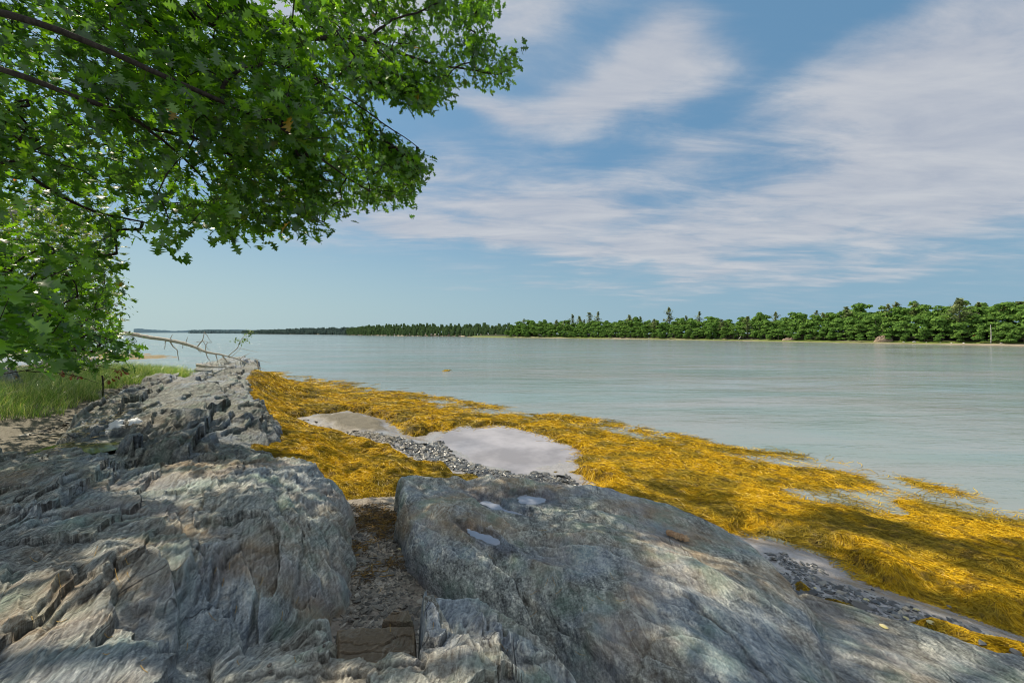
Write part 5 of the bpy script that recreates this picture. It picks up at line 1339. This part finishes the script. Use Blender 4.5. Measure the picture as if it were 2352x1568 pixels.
far_wood('far_wood', [(800, 769.5, 751), (870, 770.5, 745), (950, 771.5, 743), (1050, 772.5, 742.5), (1150, 774, 742), (1262, 775.5, 743)], 'dark green wood on the middle shore behind the bright right wood', M_f2, 2.6, 2.6, 1, 2, 4, 170, .28, M_bank)
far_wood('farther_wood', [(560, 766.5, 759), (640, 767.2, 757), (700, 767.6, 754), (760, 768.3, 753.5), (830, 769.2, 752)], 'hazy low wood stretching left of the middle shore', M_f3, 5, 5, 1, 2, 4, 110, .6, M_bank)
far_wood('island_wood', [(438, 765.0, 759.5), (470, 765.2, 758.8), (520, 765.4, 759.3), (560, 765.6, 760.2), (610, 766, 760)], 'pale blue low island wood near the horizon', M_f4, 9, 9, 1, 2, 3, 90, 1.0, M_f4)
def hills():
    m, nt, out = material('distant hills'); co = nt.new('ShaderNodeTexCoord').outputs['Object']
    principled(nt, out, nt.mix(nt.noise(co, .01, 4), (.22, .33, .38), (.28, .38, .42)), 1, spec=0)  # aerial haze put into the hill colour as a blue tint
    n = 260; a = np.linspace(-.95, -.5, n); D = 2600.; X = []; Y = []; Z = []
    top = (6 + 3.5 * fbm(a * 9, a * 0, 3, 5) + .8 * fbm(a * 120, a * 0, 3, 6)) * D / F * .95 + 3.2
    for k, f in ((0, -.05), (0, 1), (300, .9), (400, -.1)):
        X.append(a * D * (1 + k / D)); Y.append(np.full(n, D + k)); Z.append(top * f)
    tag(grid_mesh('distant_hills', np.array(X), np.array(Y), np.array(Z), None, m), kind='structure')
hills()

# floating tuft of weed far out
mb = MB()
for k in range(26):
    x, y, z = P(1022 + rng.normal(0, 3), 851, 33.3); l = .2; an = rng.normal(0, .4)
    y += rng.normal(0, .3); mb.tube([(x, y, .0), (x + l * math.cos(an), y + l * math.sin(an), .03), (x + 2 * l * math.cos(an), y + 2 * l * math.sin(an), -.005)], .012, 3)
tag(mb.build('floating_weed', M_weed), 'small raft of golden weed adrift on the open water', 'seaweed')

# ------------------------------------------------------------------ sky, sun, camera
def make_world():
    w = bpy.data.worlds.new('World'); bpy.context.scene.world = w; w.use_nodes = True
    nt = NT(w.node_tree); nt.n.clear(); out = nt.new('ShaderNodeOutputWorld')
    sky = nt.new('ShaderNodeTexSky', sky_type='NISHITA'); sky.sun_disc = False
    sky.sun_elevation = R(50); sky.sun_rotation = R(-55); sky.air_density = 1.0; sky.dust_density = 1.6; sky.ozone_density = 1.5
    co = nt.new('ShaderNodeTexCoord').outputs['Generated']
    sp = nt.new('ShaderNodeSeparateXYZ'); nt.set(sp.inputs[0], co); x, y, z = sp.outputs
    az = nt.math('ARCTAN2', x, y); el = nt.math('ARCSINE', z)
    zc = nt.math('ADD', nt.math('MAXIMUM', z, 0), .10)
    cu = nt.math('DIVIDE', x, zc); cv = nt.math('DIVIDE', y, zc)
    cb = nt.new('ShaderNodeCombineXYZ'); nt.set(cb.inputs[0], cu); nt.set(cb.inputs[1], cv)
    pl = cb.outputs[0]
    n1 = nt.noise(pl, 1.1, 9, .6, .5); n2 = nt.noise(nt.mapping(pl, rot=(0, 0, R(-20)), scale=(.6, 1.7, 1)), 2.4, 10, .62, .4)
    nw = nt.noise(pl, .7, 4, .5, out=1); sw = nt.new('ShaderNodeSeparateColor'); nt.set(sw.inputs[0], nw)
    azw = nt.math('ADD', az, nt.math('MULTIPLY', nt.math('SUBTRACT', sw.outputs[0], .5), .34)); elw = nt.math('ADD', el, nt.math('MULTIPLY', nt.math('SUBTRACT', sw.outputs[1], .5), .16))
    def blob(px, py, rx, ry, rot, amp):
        a0 = math.atan2(px - CX, F); e0 = math.atan2(HY - py, math.hypot(F, px - CX)); cr, sr = math.cos(R(rot)), math.sin(R(rot))
        da = nt.math('MULTIPLY', nt.math('SUBTRACT', azw, a0), math.cos(e0)); de = nt.math('SUBTRACT', elw, e0)
        u = nt.math('DIVIDE', nt.math('ADD', nt.math('MULTIPLY', da, cr), nt.math('MULTIPLY', de, sr)), rx / F)
        v = nt.math('DIVIDE', nt.math('SUBTRACT', nt.math('MULTIPLY', de, cr), nt.math('MULTIPLY', da, sr)), ry / F)
        r2 = nt.math('ADD', nt.math('MULTIPLY', u, u), nt.math('MULTIPLY', v, v))
        return nt.math('MULTIPLY', nt.math('EXPONENT', nt.math('MULTIPLY', r2, -1)), amp)
    tot = None
    for b in [(1130, 470, 270, 75, -6, 1.0), (900, 520, 260, 46, -5, .85), (1430, 480, 220, 60, -8, .75), (1650, 590, 260, 34, -8, .8), (1250, 560, 260, 30, -5, .6), (1570, 110, 75, 85, 40, .85), (1440, 200, 120, 60, 40, .9), (1330, 260, 150, 40, 10, .85), (1130, 268, 100, 24, -14, .8), (1600, 220, 80, 50, 20, .55), (1600, 345, 170, 36, 8, .7),
              (2200, 230, 250, 110, 28, .75), (2120, 420, 330, 60, 4, .95), (2330, 330, 180, 160, 10, .7), (2050, 110, 170, 60, 35, .5), (2300, 30, 230, 70, 20, .5), (1880, 160, 90, 50, 30, .35), (1400, 660, 330, 26, -3, .55), (1900, 640, 200, 16, -3, .3), (640, -50, 300, 90, 0, .7), (300, -350, 500, 200, 0, .8), (1200, -500, 700, 200, 10, .8), (1230, 40, 90, 35, 10, .4)]:
        k = blob(*b); tot = k if tot is None else nt.math('ADD', tot, k)
    # unseen clouds all round, away from the view; brightened below as added fill
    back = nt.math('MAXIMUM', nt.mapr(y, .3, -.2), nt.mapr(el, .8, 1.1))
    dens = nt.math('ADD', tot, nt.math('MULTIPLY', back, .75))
    brk = nt.math('ADD', nt.math('MULTIPLY', nt.math('SUBTRACT', n1, .5), 1.9), nt.math('MULTIPLY', nt.math('SUBTRACT', n2, .5), 2.1))
    dens = nt.math('ADD', dens, nt.math('MULTIPLY', brk, nt.mapr(dens, .0, .45, .25, 1)))
    cm = nt.mapr(dens, .02, 1.35, 0, 1, True)
    cm = nt.math('MULTIPLY', cm, nt.mapr(el, .0, .12))
    cc = nt.mix(nt.mapr(n2, .35, .65), (3.9, 4.1, 4.7), (5.3, 5.3, 5.5))
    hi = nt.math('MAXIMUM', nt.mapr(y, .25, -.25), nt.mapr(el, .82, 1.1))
    cc = nt.mix(hi, cc, (9.3, 8.9, 8.4))  # clouds behind and overhead made extra bright, an added unseen fill light
    skc = nt.mix(.62, nt.mix(1.0, sky.outputs[0], (.62, .80, .84), 'MULTIPLY'), (1.35, 2.85, 4.5))
    # deeper blue aloft, soft green grey haze near the horizon
    hz = nt.mapr(el, -.02, .34, 1, 0, True)
    azf = nt.mapr(az, -.9, .6, 1, .0)
    hcol = nt.mix(azf, (2.5, 3.9, 4.9), (4.5, 5.6, 5.4))
    c = nt.mix(nt.math('MULTIPLY', hz, .8), skc, hcol)
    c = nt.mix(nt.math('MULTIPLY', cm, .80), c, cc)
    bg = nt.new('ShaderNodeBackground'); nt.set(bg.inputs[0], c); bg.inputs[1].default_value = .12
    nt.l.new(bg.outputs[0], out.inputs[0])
make_world()
sd = bpy.data.lights.new('sun', 'SUN'); sd.energy = 5.6; sd.angle = R(.5); sd.color = (1, .89, .70)
so = bpy.data.objects.new('sun', sd); C.objects.link(so); so.location = (-20, 20, 30)
so.rotation_euler = Vector(SUN).to_track_quat('Z', 'Y').to_euler()
cd = bpy.data.cameras.new('camera'); co_ = bpy.data.objects.new('camera', cd); C.objects.link(co_)
cd.sensor_width = 36; cd.lens = 36 * F / 2352; cd.shift_y = -(784 - HY) / 2352; cd.clip_start = .05; cd.clip_end = 20000
co_.location = (0, 0, H); co_.rotation_euler = (R(90), 0, 0)
sc = bpy.context.scene; sc.camera = co_
sc.view_settings.view_transform = 'Standard'; sc.view_settings.look = 'None'; sc.view_settings.exposure = 0; sc.view_settings.gamma = 1
sc.render.engine = 'CYCLES'; sc.cycles.use_denoising = True; sc.cycles.filter_width = 1.05
sc.cycles.max_bounces = 6; sc.cycles.transparent_max_bounces = 6
